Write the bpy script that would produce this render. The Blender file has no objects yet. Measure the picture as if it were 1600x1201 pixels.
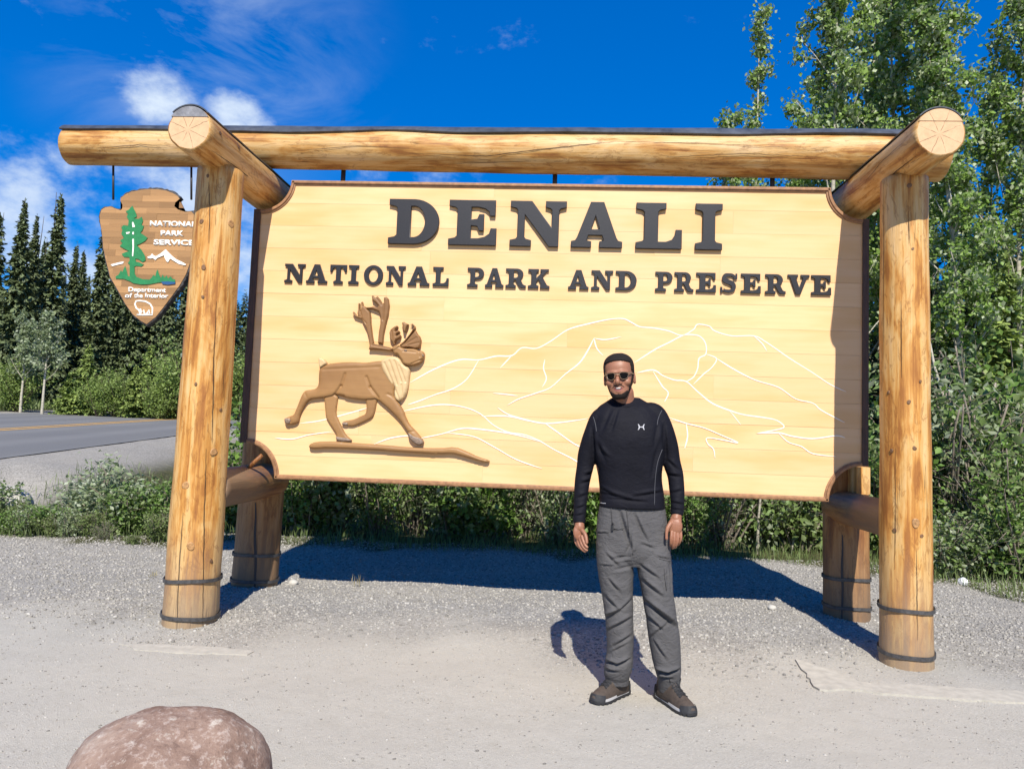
import bpy, bmesh, math, random
import numpy as np
from mathutils import Vector, Matrix, noise as mnoise
from mathutils.bvhtree import BVHTree

scn = bpy.context.scene
COL = scn.collection
rad = math.radians

# ------------------------------------------------------------------ camera
CAM_YAW, CAM_PITCH, CAM_ROLL, CAM_H, FPX = -0.0675, 0.0693, 0.0368, 1.38, 1150.0
def _axes():
    cy, sy = math.cos(CAM_YAW), math.sin(CAM_YAW)
    f = Vector((sy*math.cos(CAM_PITCH), cy*math.cos(CAM_PITCH), math.sin(CAM_PITCH)))
    r = Vector((cy, -sy, 0.0)); u = r.cross(f)
    cr, sr = math.cos(CAM_ROLL), math.sin(CAM_ROLL)
    return cr*r+sr*u, -sr*r+cr*u, f
CR, CU, CF = _axes()
CO = Vector((0, 0, CAM_H))
camd = bpy.data.cameras.new('camera')
camd.sensor_width = 36.0; camd.lens = 36.0*FPX/1600.0
camd.clip_start = 0.05; camd.clip_end = 3000.0
cam = bpy.data.objects.new('camera', camd); COL.objects.link(cam)
cam.matrix_world = Matrix(((CR.x, CU.x, -CF.x, CO.x), (CR.y, CU.y, -CF.y, CO.y), (CR.z, CU.z, -CF.z, CO.z), (0, 0, 0, 1)))
scn.camera = cam

def ray(px, py): return CF + CR*((px-800.0)/FPX) - CU*((py-600.5)/FPX)
def at(px, py, Y): d = ray(px, py); return CO + d*(Y/d.y)          # a survey of the photo: image point -> place at depth Y
def atg(px, py, z=0.0): d = ray(px, py); return CO + d*((z-CAM_H)/d.z)
_R = np.array([CR, CU, CF]); _O = np.array(CO)
def project(V):
    q = (np.asarray(V)-_O) @ _R.T
    return 800+FPX*q[:, 0]/q[:, 2], 600.5-FPX*q[:, 1]/q[:, 2]

# ------------------------------------------------------------------ sun, sky, exposure
SUN_TRAVEL = Vector((-0.10, 1.0, -1.0)).normalized()
SUN_EL = math.asin(-SUN_TRAVEL.z)
SUN_AZ = math.atan2(-SUN_TRAVEL.x, -SUN_TRAVEL.y)      # clockwise from +Y
sund = bpy.data.lights.new('sun', 'SUN'); sund.energy = 5.0; sund.angle = rad(0.5); sund.color = (1.0, 0.945, 0.845)
sun = bpy.data.objects.new('sun', sund); COL.objects.link(sun)
sun.rotation_euler = SUN_TRAVEL.to_track_quat('-Z', 'Y').to_euler()
sun.location = (2, -20, 20)
vs = scn.view_settings
scn.display_settings.display_device = 'sRGB'
vs.view_transform = 'Standard'; vs.look = 'None'; vs.gamma = 1.0; vs.exposure = 0.5; vs.use_curve_mapping = False

world = bpy.data.worlds.new('World'); scn.world = world; world.use_nodes = True
def build_world():
    nt = world.node_tree; nt.nodes.clear(); L = nt.links.new
    def N(t, **k):
        n = nt.nodes.new(t)
        for a, v in k.items(): setattr(n, a, v)
        return n
    out = N('ShaderNodeOutputWorld'); bg = N('ShaderNodeBackground'); bg.inputs['Strength'].default_value = 0.05
    sky = N('ShaderNodeTexSky', sky_type='NISHITA', sun_disc=False)
    sky.sun_elevation = SUN_EL; sky.sun_rotation = SUN_AZ; sky.altitude = 600; sky.air_density = 1.0; sky.dust_density = 0.0; sky.ozone_density = 3.0
    hs = N('ShaderNodeHueSaturation'); hs.inputs['Saturation'].default_value = 2.5; hs.inputs['Value'].default_value = 4.5; hs.inputs['Hue'].default_value = 0.524
    gm = N('ShaderNodeGamma'); gm.inputs['Gamma'].default_value = 0.55
    L(sky.outputs[0], gm.inputs['Color']); L(gm.outputs[0], hs.inputs['Color'])
    tc = N('ShaderNodeTexCoord')
    nz = N('ShaderNodeTexNoise', noise_dimensions='3D'); nz.inputs['Scale'].default_value = 9.0; nz.inputs['Detail'].default_value = 8; nz.inputs['Roughness'].default_value = 0.62
    mp = N('ShaderNodeMapping'); mp.inputs['Scale'].default_value = (1, 1, 1.7); L(tc.outputs['Generated'], mp.inputs['Vector']); L(mp.outputs[0], nz.inputs['Vector'])
    def mth(op, a, b=None, c=None, clamp=False):
        m = N('ShaderNodeMath', operation=op); m.use_clamp = clamp
        for i, v in enumerate((a, b, c)):
            if v is None: continue
            if isinstance(v, (int, float)): m.inputs[i].default_value = v
            else: L(v, m.inputs[i])
        return m.outputs[0]
    acc = None
    # cumulus masses: (photo point, angular radius in px, weight)
    for (px, py, rp, w) in [(236, 150, 66, .80), (375, 196, 58, .85), (90, 270, 95, .60), (270, 290, 125, .80), (20, 360, 110, .75), (170, 390, 110, .6),
                            (385, 400, 110, .8), (560, 290, 90, .55), (920, 290, 70, .5), (-200, 330, 200, .8), (700, 330, 160, .5)]:
        d = ray(px, py).normalized()
        vd = N('ShaderNodeVectorMath', operation='DISTANCE'); L(tc.outputs['Generated'], vd.inputs[0]); vd.inputs[1].default_value = d
        r = rp/FPX
        mr = N('ShaderNodeMapRange', interpolation_type='SMOOTHSTEP'); L(vd.outputs['Value'], mr.inputs[0])
        mr.inputs[1].default_value = r*1.35; mr.inputs[2].default_value = r*0.15; mr.inputs[3].default_value = 0; mr.inputs[4].default_value = w
        acc = mr.outputs[0] if acc is None else mth('MAXIMUM', acc, mr.outputs[0])
    # low cloud elsewhere round the horizon
    sep = N('ShaderNodeSeparateXYZ'); L(tc.outputs['Generated'], sep.inputs[0])
    low = N('ShaderNodeMapRange', interpolation_type='SMOOTHSTEP'); L(sep.outputs['Z'], low.inputs[0])
    low.inputs[1].default_value = 0.42; low.inputs[2].default_value = 0.05; low.inputs[3].default_value = 0; low.inputs[4].default_value = 0.2
    acc = mth('MAXIMUM', acc, low.outputs[0])
    cum = mth('ADD', acc, mth('MULTIPLY', mth('SUBTRACT', nz.outputs[0], 0.5), 2.3))
    cm = N('ShaderNodeMapRange', interpolation_type='SMOOTHSTEP'); L(cum, cm.inputs[0]); cm.inputs[1].default_value = 0.34; cm.inputs[2].default_value = 1.1; cm.inputs[4].default_value = 0.85
    # thin cirrus
    n2 = N('ShaderNodeTexNoise'); n2.inputs['Scale'].default_value = 3.4; n2.inputs['Detail'].default_value = 7; n2.inputs['Roughness'].default_value = 0.6; n2.inputs['Distortion'].default_value = 0.7
    mp2 = N('ShaderNodeMapping'); mp2.inputs['Scale'].default_value = (1.2, 1.2, 2.6); mp2.inputs['Rotation'].default_value = (0, 0.6, 0.3); L(tc.outputs['Generated'], mp2.inputs['Vector']); L(mp2.outputs[0], n2.inputs['Vector'])
    d = ray(330, 70).normalized(); vd = N('ShaderNodeVectorMath', operation='DISTANCE'); L(tc.outputs['Generated'], vd.inputs[0]); vd.inputs[1].default_value = d
    mr = N('ShaderNodeMapRange', interpolation_type='SMOOTHSTEP'); L(vd.outputs['Value'], mr.inputs[0]); mr.inputs[1].default_value = 0.24; mr.inputs[2].default_value = 0.0; mr.inputs[3].default_value = 0.0; mr.inputs[4].default_value = 0.32
    ci = mth('MULTIPLY', mth('ADD', mr.outputs[0], 0.0), mth('MULTIPLY', mth('SUBTRACT', n2.outputs[0], 0.40, clamp=True), 5.0), clamp=True)
    mask = mth('ADD', cm.outputs[0], ci, clamp=True)
    mix = N('ShaderNodeMix', data_type='RGBA'); L(mask, mix.inputs[0]); L(hs.outputs[0], mix.inputs[6]); mix.inputs[7].default_value = (10.5, 12.2, 14.4, 1)
    L(mix.outputs[2], bg.inputs['Color']); L(bg.outputs[0], out.inputs['Surface'])
build_world()

# ------------------------------------------------------------------ object helpers
WM = {}
def root(name, loc, label, cat, group=None):
    o = bpy.data.objects.new(name, None); COL.objects.link(o); o.location = loc
    o.empty_display_size = 0.1
    WM[o.name] = Matrix.Translation(loc)
    o['label'] = label; o['category'] = cat
    if group: o['group'] = group
    return o
def tag(o, label=None, cat=None, group=None, kind=None):
    if label: o['label'] = label
    if cat: o['category'] = cat
    if group: o['group'] = group
    if kind: o['kind'] = kind
    return o
def link(name, me, mats=None, parent=None, mat=None, local=False):
    """mat: the object's world matrix; local=True keeps the mesh in its parent's frame"""
    o = bpy.data.objects.new(name, me); COL.objects.link(o)
    if mats is not None:
        if len(me.materials): me.materials.clear()
        for m in (mats if isinstance(mats, (list, tuple)) else [mats]): me.materials.append(m)
    W = mat if mat is not None else Matrix.Identity(4)
    if parent is not None:
        o.parent = parent
        if local: W = WM[parent.name] @ W
        o.matrix_basis = WM[parent.name].inverted() @ W
    else: o.matrix_basis = W
    WM[o.name] = W
    return o
def mesh_from(name, V, F, smooth=False, mi=None):
    me = bpy.data.meshes.new(name); me.from_pydata([tuple(v) for v in V], [], [tuple(f) for f in F])
    if smooth: me.polygons.foreach_set('use_smooth', [True]*len(me.polygons))
    if mi is not None: me.polygons.foreach_set('material_index', mi)
    me.update(); return me
def quads_mesh(name, V, nv=4, smooth=False):
    """V: (n*nv,3) array, consecutive nv-gons; fast"""
    V = np.asarray(V, dtype=np.float32).reshape(-1, 3); n = len(V)//nv
    me = bpy.data.meshes.new(name); me.vertices.add(len(V)); me.vertices.foreach_set('co', V.ravel())
    me.loops.add(n*nv); me.loops.foreach_set('vertex_index', np.arange(n*nv, dtype=np.int32))
    me.polygons.add(n); me.polygons.foreach_set('loop_start', np.arange(0, n*nv, nv, dtype=np.int32))
    me.polygons.foreach_set('loop_total', np.full(n, nv, dtype=np.int32))
    if smooth: me.polygons.foreach_set('use_smooth', np.ones(n, dtype=bool))
    me.update(calc_edges=True); return me
def indexed_mesh(name, V, F, smooth=False):
    V = np.asarray(V, dtype=np.float32); F = np.asarray(F, dtype=np.int32); n, k = F.shape
    me = bpy.data.meshes.new(name); me.vertices.add(len(V)); me.vertices.foreach_set('co', V.ravel())
    me.loops.add(n*k); me.loops.foreach_set('vertex_index', F.ravel())
    me.polygons.add(n); me.polygons.foreach_set('loop_start', np.arange(0, n*k, k, dtype=np.int32))
    me.polygons.foreach_set('loop_total', np.full(n, k, dtype=np.int32))
    if smooth: me.polygons.foreach_set('use_smooth', np.ones(n, dtype=bool))
    me.update(calc_edges=True); return me

class MB:
    """collects shapes, builds ONE mesh"""
    def __init__(s): s.V = []; s.F = []
    def add(s, V, F):
        b = len(s.V); s.V += [tuple(v) for v in V]; s.F += [tuple(i+b for i in f) for f in F]
    def box(s, a, b):
        x0, y0, z0 = a; x1, y1, z1 = b
        s.add([(x0, y0, z0), (x1, y0, z0), (x1, y1, z0), (x0, y1, z0), (x0, y0, z1), (x1, y0, z1), (x1, y1, z1), (x0, y1, z1)],
              [(0, 3, 2, 1), (4, 5, 6, 7), (0, 1, 5, 4), (1, 2, 6, 5), (2, 3, 7, 6), (3, 0, 4, 7)])
    def tube(s, path, radii, n=8, cap=True):
        path = [Vector(p) for p in path]; m = len(path)
        if isinstance(radii, (int, float)): radii = [radii]*m
        ref = None; V = []
        for i, p in enumerate(path):
            t = (path[min(i+1, m-1)]-path[max(i-1, 0)])
            t = t.normalized() if t.length > 1e-9 else Vector((0, 0, 1))
            if ref is None:
                ref = t.orthogonal().normalized()
            ref = (ref - t*ref.dot(t)); ref = ref.normalized() if ref.length > 1e-6 else t.orthogonal().normalized()
            bi = t.cross(ref)
            for k in range(n):
                a = 2*math.pi*k/n; V.append(p+(ref*math.cos(a)+bi*math.sin(a))*radii[i])
        F = []
        for i in range(m-1):
            for k in range(n):
                F.append((i*n+k, i*n+(k+1) % n, (i+1)*n+(k+1) % n, (i+1)*n+k))
        if cap:
            F.append(tuple(reversed(range(n)))); F.append(tuple((m-1)*n+k for k in range(n)))
        s.add(V, F)
    def ellipsoid(s, c, r, n=14, m=9, rot=None):
        V = []; F = []
        c = Vector(c)
        for i in range(m+1):
            th = math.pi*i/m
            for k in range(n):
                a = 2*math.pi*k/n
                v = Vector((r[0]*math.sin(th)*math.cos(a), r[1]*math.sin(th)*math.sin(a), r[2]*math.cos(th)))
                if i in (0, m): v = Vector((1e-4*math.cos(a), 1e-4*math.sin(a), v.z))
                V.append(c+(rot @ v if rot else v))
        for i in range(m):
            for k in range(n): F.append((i*n+k, (i+1)*n+k, (i+1)*n+(k+1) % n, i*n+(k+1) % n))
        F.append(tuple(range(n))); F.append(tuple(reversed([m*n+k for k in range(n)])))
        s.add(V, F)
    def mesh(s, name, smooth=False): return mesh_from(name, s.V, s.F, smooth)
    def build(s, name, mats, parent=None, smooth=False, local=False, mat=None):
        return link(name, s.mesh(name, smooth), mats, parent, mat, local)

def fill_extrude(outline, holes=(), depth=0.02, bevel=0.0, res=1):
    """planar outline (x,z) -> solid mesh facing -Y, front at y=0, back at y=+depth, through a 2-D curve"""
    cu = bpy.data.curves.new('tmp', 'CURVE'); cu.dimensions = '2D'; cu.fill_mode = 'BOTH'
    for ring in [outline]+list(holes):
        sp = cu.splines.new('POLY'); sp.points.add(len(ring)-1)
        for i, p in enumerate(ring): sp.points[i].co = (p[0], p[1], 0, 1)
        sp.use_cyclic_u = True
    cu.extrude = max(depth/2-bevel, 1e-4); cu.bevel_depth = bevel; cu.bevel_resolution = res
    if bevel: cu.offset = -bevel
    o = bpy.data.objects.new('tmp', cu); COL.objects.link(o)
    dg = bpy.context.evaluated_depsgraph_get()
    me = bpy.data.meshes.new_from_object(o.evaluated_get(dg))
    bpy.data.objects.remove(o); bpy.data.curves.remove(cu)
    n = len(me.vertices); co = np.empty(n*3, dtype=np.float32); me.vertices.foreach_get('co', co); co = co.reshape(-1, 3)
    new = np.stack([co[:, 0], depth/2-co[:, 2], co[:, 1]], 1)
    me.vertices.foreach_set('co', new.ravel().astype(np.float32)); me.update()
    me.validate()
    return me
def shift(me, dx, dy, dz):
    me.transform(Matrix.Translation((dx, dy, dz))); return me

def smoothstep(x, a, b):
    t = np.clip((np.asarray(x, dtype=float)-a)/(b-a), 0, 1); return t*t*(3-2*t)

# ------------------------------------------------------------------ materials
class NB:
    def __init__(s, name):
        s.m = bpy.data.materials.new(name); s.m.use_nodes = True; s.nt = s.m.node_tree
        s.b = s.nt.nodes['Principled BSDF']; s.L = s.nt.links.new; s._tc = None
    def N(s, t, **k):
        n = s.nt.nodes.new(t)
        for a, v in k.items(): setattr(n, a, v)
        return n
    def coord(s, kind='Object', scale=(1, 1, 1), rot=(0, 0, 0), loc=(0, 0, 0)):
        if s._tc is None: s._tc = s.N('ShaderNodeTexCoord')
        mp = s.N('ShaderNodeMapping'); mp.inputs['Scale'].default_value = scale; mp.inputs['Rotation'].default_value = rot; mp.inputs['Location'].default_value = loc
        s.L(s._tc.outputs[kind], mp.inputs['Vector']); return mp.outputs[0]
    def noise(s, vec, scale, detail=4, rough=0.55, dist=0.0):
        n = s.N('ShaderNodeTexNoise'); n.inputs['Scale'].default_value = scale; n.inputs['Detail'].default_value = detail
        n.inputs['Roughness'].default_value = rough; n.inputs['Distortion'].default_value = dist
        if vec is not None: s.L(vec, n.inputs['Vector'])
        return n.outputs[0]
    def voro(s, vec, scale, feature='F1', out='Distance'):
        n = s.N('ShaderNodeTexVoronoi', feature=feature); n.inputs['Scale'].default_value = scale
        if vec is not None: s.L(vec, n.inputs['Vector'])
        return n.outputs[out]
    def ramp(s, fac, stops):
        r = s.N('ShaderNodeValToRGB'); e = r.color_ramp.elements
        while len(e) < len(stops): e.new(0.5)
        for i, (p, c) in enumerate(stops):
            e[i].position = p; e[i].color = (*c, 1) if len(c) == 3 else c
        s.L(fac, r.inputs[0]); return r.outputs[0]
    def math(s, op, a, b=None, clamp=False):
        m = s.N('ShaderNodeMath', operation=op); m.use_clamp = clamp
        for i, v in enumerate((a, b)):
            if v is None: continue
            if isinstance(v, (int, float)): m.inputs[i].default_value = v
            else: s.L(v, m.inputs[i])
        return m.outputs[0]
    def mix(s, fac, a, b, blend='MIX'):
        m = s.N('ShaderNodeMix', data_type='RGBA', blend_type=blend)
        for i, v in ((0, fac), (6, a), (7, b)):
            if isinstance(v, (int, float)): m.inputs[i].default_value = v
            elif isinstance(v, tuple): m.inputs[i].default_value = (*v, 1) if len(v) == 3 else v
            else: s.L(v, m.inputs[i])
        return m.outputs[2]
    def maprange(s, v, a, b, c=0.0, d=1.0, smooth=False):
        m = s.N('ShaderNodeMapRange');
        if smooth: m.interpolation_type = 'SMOOTHSTEP'
        s.L(v, m.inputs[0])
        for i, x in ((1, a), (2, b), (3, c), (4, d)): m.inputs[i].default_value = x
        return m.outputs[0]
    def bump(s, h, strength=0.3, dist=0.01, prev=None):
        b = s.N('ShaderNodeBump'); b.inputs['Strength'].default_value = strength; b.inputs['Distance'].default_value = dist
        s.L(h, b.inputs['Height'])
        if prev is not None: s.L(prev, b.inputs['Normal'])
        return b.outputs[0]
    def objrand(s):
        return s.N('ShaderNodeObjectInfo').outputs['Random']
    def island(s):
        return s.N('ShaderNodeNewGeometry').outputs['Random Per Island']
    def done(s, color=None, rough=0.7, normal=None, metal=0.0, spec=0.5):
        if color is not None:
            if isinstance(color, tuple): s.b.inputs['Base Color'].default_value = (*color, 1)
            else: s.L(color, s.b.inputs['Base Color'])
        if isinstance(rough, (int, float)): s.b.inputs['Roughness'].default_value = rough
        else: s.L(rough, s.b.inputs['Roughness'])
        s.b.inputs['Metallic'].default_value = metal; s.b.inputs['Specular IOR Level'].default_value = spec
        if normal is not None: s.L(normal, s.b.inputs['Normal'])
        return s.m

def log_material(name, pale, mid, deep, grey=True):
    n = NB(name)
    off = n.objrand()
    cv = n.N('ShaderNodeCombineXYZ'); n.L(n.math('MULTIPLY', off, 37.0), cv.inputs[0]); n.L(n.math('MULTIPLY', off, 91.0), cv.inputs[2])
    def shifted(v):
        a = n.N('ShaderNodeVectorMath', operation='ADD'); n.L(v, a.inputs[0]); n.L(cv.outputs[0], a.inputs[1]); return a.outputs[0]
    broad = n.noise(shifted(n.coord(scale=(3.2, 3.2, 0.9))), 2.0, 5, 0.6, 0.6)
    streak = n.noise(shifted(n.coord(scale=(13, 13, 0.7))), 2.2, 6, 0.62, 0.5)
    fine = n.noise(shifted(n.coord(scale=(70, 70, 2.5))), 2.0, 4, 0.6)
    peel = n.noise(shifted(n.coord(scale=(9, 9, 2.6))), 2.0, 6, 0.7, 1.4)
    f = n.math('ADD', n.math('MULTIPLY', broad, 0.55), n.math('MULTIPLY', streak, 0.45))
    c = n.ramp(f, [(0.40, deep), (0.47, mid), (0.53, pale), (0.62, (pale[0]*1.1, pale[1]*1.2, pale[2]*1.55))])
    # darker scribbles where the drawknife left bast
    sc = n.maprange(peel, 0.545, 0.60)
    sc2 = n.maprange(peel, 0.66, 0.60)
    c = n.mix(n.math('MULTIPLY', n.math('MULTIPLY', sc, sc2), 0.55), c, (deep[0]*0.62, deep[1]*0.55, deep[2]*0.5))
    c = n.mix(n.maprange(fine, 0.35, 0.75, 0.0, 0.28), c, (mid[0]*0.7, mid[1]*0.62, mid[2]*0.6))
    # long checks
    chk = n.noise(shifted(n.coord(scale=(20, 20, 0.22))), 1.6, 2, 0.4)
    line = n.math('MULTIPLY', n.maprange(chk, 0.495, 0.503), n.maprange(chk, 0.511, 0.503))
    mask = n.maprange(n.noise(shifted(n.coord(scale=(5, 5, 0.8))), 1.3, 2), 0.5, 0.58)
    c = n.mix(n.math('MULTIPLY', n.math('MULTIPLY', line, mask), 0.75), c, (0.09, 0.045, 0.02))
    if grey:
        sep = n.N('ShaderNodeSeparateXYZ'); n.L(n.coord(), sep.inputs[0])
        z = n.math('ADD', sep.outputs['Z'], n.math('MULTIPLY', n.math('SUBTRACT', streak, 0.5), 0.9))
        wet = n.maprange(z, 1.05, 0.2, 0.0, 0.85, True)
        c = n.mix(wet, c, (0.26, 0.20, 0.14) if mid[0] > .3 else (0.18, 0.125, 0.08))
    h = n.math('ADD', n.math('MULTIPLY', streak, 0.6), n.math('ADD', n.math('MULTIPLY', fine, 0.3), n.math('MULTIPLY', n.math('MULTIPLY', line, mask), -1.2)))
    nm = n.bump(h, 0.42, 0.012)
    nm = n.bump(peel, 0.25, 0.006, nm)
    return n.done(c, 0.52, nm, spec=0.35)
M = {}
M['log'] = log_material('peeled_log', (0.60, 0.36, 0.125), (0.50, 0.235, 0.052), (0.30, 0.115, 0.024))
M['log_beam'] = log_material('peeled_log_beam', (0.58, 0.36, 0.14), (0.47, 0.235, 0.06), (0.25, 0.095, 0.022), grey=False)
M['log_back'] = log_material('shaded_log', (0.36, 0.18, 0.062), (0.27, 0.115, 0.035), (0.17, 0.065, 0.02))  # log colours darkened to carry the shade on rear posts and lower crosspieces
def end_grain():
    n = NB('end_grain')
    v = n.coord()
    sep = n.N('ShaderNodeSeparateXYZ'); n.L(v, sep.inputs[0])
    wob = n.noise(n.coord(scale=(9, 9, 1)), 1.0, 3)
    ang = n.math('ARCTAN2', n.math('ADD', sep.outputs['Y'], 0.012), n.math('SUBTRACT', sep.outputs['X'], 0.008))
    r2 = n.math('SQRT', n.math('ADD', n.math('POWER', n.math('ABSOLUTE', n.math('SUBTRACT', sep.outputs['X'], 0.008)), 2.0), n.math('POWER', n.math('ABSOLUTE', n.math('ADD', sep.outputs['Y'], 0.012)), 2.0)))
    rings = n.math('SINE', n.math('MULTIPLY', n.math('ADD', r2, n.math('MULTIPLY', wob, 0.02)), 820.0))
    c = n.mix(n.maprange(rings, -1, 1, 0, 0.30), (0.66, 0.44, 0.26), (0.47, 0.28, 0.14))
    c = n.mix(n.maprange(n.noise(n.coord(scale=(14, 14, 1)), 1.3, 5, 0.65), 0.4, 0.75, 0, 0.5), c, (0.40, 0.25, 0.14))
    # drying checks radiating from the pith
    a7 = n.math('ADD', n.math('MULTIPLY', ang, 1.2732), n.math('MULTIPLY', n.math('SUBTRACT', wob, 0.5), 0.55))
    fr = n.math('ABSOLUTE', n.math('SUBTRACT', n.math('FRACT', n.math('ADD', a7, 10.0)), 0.5))
    w = n.math('MULTIPLY', fr, n.math('MULTIPLY', r2, 1.0))
    wn = n.N('ShaderNodeTexWhiteNoise', noise_dimensions='1D'); n.L(n.math('ADD', n.math('FLOOR', n.math('ADD', a7, 10.5)), n.math('MULTIPLY', n.objrand(), 57.0)), wn.inputs['W'])
    reach = n.math('MULTIPLY', wn.outputs['Value'], 0.24)
    crack = n.math('MULTIPLY', n.maprange(w, 0.0036, 0.0008), n.math('MULTIPLY', n.maprange(r2, 0.012, 0.03), n.math('GREATER_THAN', n.math('SUBTRACT', reach, r2), -0.035)))
    c = n.mix(n.math('MULTIPLY', crack, 0.75), c, (0.16, 0.09, 0.05))
    nm = n.bump(n.math('ADD', n.math('MULTIPLY', rings, 0.2), n.math('MULTIPLY', crack, -1.5)), 0.4, 0.004)
    return n.done(c, 0.75, nm, spec=0.2)
M['end'] = end_grain()
def simple(name, color, rough=0.6, metal=0.0, nscale=0, nstr=0.2, var=0.0, spec=0.5, stretch=(1, 1, 1)):
    n = NB(name)
    if nscale:
        t = n.noise(n.coord(scale=stretch), nscale, 5, 0.6)
        c = n.mix(n.maprange(t, 0.3, 0.7), tuple(x*(1-var) for x in color), tuple(min(1, x*(1+var)) for x in color))
        return n.done(c, rough, n.bump(t, nstr, 0.01), metal, spec)
    return n.done(color, rough, None, metal, spec)
M['flashing'] = simple('tarred_flashing', (0.055, 0.06, 0.07), 0.42, 0.0, 9, 0.5, 0.5)
M['flash_grey'] = simple('weathered_metal', (0.23, 0.225, 0.23), 0.5, 0.3, 14, 0.4, 0.35)
M['band'] = simple('steel_band', (0.075, 0.072, 0.072), 0.5, 0.3, 30, 0.2, 0.4)
M['rod'] = simple('dark_rod', (0.045, 0.04, 0.042), 0.5, 0.4)
M['knot'] = simple('knot_wood', (0.36, 0.19, 0.07), 0.6, 0, 60, 0.3, 0.45)
M['knot_dark'] = simple('knot_dark', (0.15, 0.075, 0.032), 0.6, 0, 60, 0.3, 0.45)
M['letter'] = simple('charcoal_paint', (0.017, 0.016, 0.018), 0.42, 0, 90, 0.12, 0.15, 0.4)
M['backing'] = simple('dark_stained_board', (0.075, 0.04, 0.026), 0.6, 0, 12, 0.3, 0.35, 0.4, (6, 6, 0.6))
M['trim'] = simple('brown_trim', (0.28, 0.145, 0.07), 0.5, 0, 26, 0.25, 0.3, 0.4)
M['white_paint'] = simple('white_paint', (0.86, 0.83, 0.77), 0.55)
M['green_paint'] = simple('green_paint', (0.022, 0.185, 0.06), 0.45, 0, 40, 0.15, 0.15)
M['blue_paint'] = simple('blue_paint', (0.02, 0.08, 0.20), 0.45)
M['rim'] = simple('chipped_dark_rim', (0.05, 0.045, 0.045), 0.6, 0, 45, 0.9, 0.5)
def plank_mat(name, base, rvar, scale=(1.1, 6, 22), dark=(0.5, 0.25, 0.08), edge=0.2):
    n = NB(name)
    r = n.objrand()
    cv = n.N('ShaderNodeCombineXYZ'); n.L(n.math('MULTIPLY', r, 53.0), cv.inputs[0]); n.L(n.math('MULTIPLY', r, 17.0), cv.inputs[2])
    def sh(v):
        a = n.N('ShaderNodeVectorMath', operation='ADD'); n.L(v, a.inputs[0]); n.L(cv.outputs[0], a.inputs[1]); return a.outputs[0]
    g = n.noise(sh(n.coord(scale=scale)), 1.6, 6, 0.6, 0.4)
    b = n.noise(sh(n.coord(scale=(0.7, 1, 3.5))), 1.4, 3, 0.5)
    tone = n.ramp(r, [(0.0, tuple(x*(1-rvar) for x in base)), (0.5, base), (1.0, tuple(min(0.93, x*(1+rvar)) for x in base))])
    c = n.mix(n.maprange(g, 0.45, 0.75, 0, 0.30), tone, dark)
    c = n.mix(n.maprange(b, 0.46, 0.66, 0, edge), c, dark)
    return n.done(c, 0.45, n.bump(g, 0.12, 0.004), spec=0.3)
M['plank'] = plank_mat('varnished_cedar', (0.745, 0.48, 0.248), 0.05, dark=(0.67, 0.375, 0.14), edge=0.7)
M['strip'] = plank_mat('arrowhead_strip', (0.345, 0.195, 0.085), 0.30, scale=(2.5, 10, 60), dark=(0.16, 0.075, 0.03), edge=0.15)
M['carving'] = plank_mat('carved_wood', (0.295, 0.16, 0.062), 0.05, scale=(3, 6, 40), dark=(0.20, 0.10, 0.04), edge=0.5)
M['carving_dark'] = plank_mat('carved_wood_antler', (0.25, 0.13, 0.052), 0.10, scale=(5, 6, 30), dark=(0.16, 0.08, 0.033), edge=0.4)
M['carving_pale'] = plank_mat('carved_mane', (0.58, 0.42, 0.22), 0.05, scale=(3, 6, 22), dark=(0.40, 0.25, 0.12), edge=0.2)
M['hoof'] = simple('carved_hoof', (0.20, 0.14, 0.10), 0.5, 0, 60, 0.3, 0.4)

# ------------------------------------------------------------------ terrain
RD = Vector((math.sin(-0.19), math.cos(-0.19))); RN = Vector((-RD.y, RD.x))
RH = 1.10; RGRADE = 0.0383
R_NEAR, R_MID, R_FAR = 5.69*RH, 9.49*RH, 15.2*RH
def road_z(x, y):
    u = np.clip(x*RD.x+y*RD.y, -30, 170); return CAM_H-RH+RGRADE*u
def ground_z(x, y):
    x = np.asarray(x, dtype=float); y = np.asarray(y, dtype=float)
    l = x*RN.x+y*RN.y
    w = np.maximum(smoothstep(l, 2.6, R_NEAR-0.1)*smoothstep(y, 8.3, 10.6), smoothstep(l, 5.0, R_NEAR-0.1))
    z = road_z(x, y)*w
    z = z + 0.05*smoothstep(y, 9.0, 13.0)*(1-w)
    z = z + np.where(l > R_FAR+0.5, smoothstep(l, R_FAR+0.5, R_FAR+6)*0.25, 0)
    near = (1-smoothstep(np.hypot(x, y-5), 7, 11))
    bump = 0.013*np.sin(1.7*x+0.6)*np.sin(1.3*y+1.1)+0.008*np.sin(4.1*x+2.0*y)+0.006*np.sin(7.3*y-3.1*x+1)
    gravelly = smoothstep(y, 4.6, 5.4)
    z = z + near*bump*(0.35+0.9*gravelly) + near*gravelly*0.025
    # sunk a little where the road lies on it
    z = z - 0.03*smoothstep(l, R_NEAR+0.1, R_NEAR+0.6)*(1-smoothstep(l, R_FAR-0.6, R_FAR-0.1))
    return z
def gz(x, y): return float(ground_z(x, y))

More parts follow.
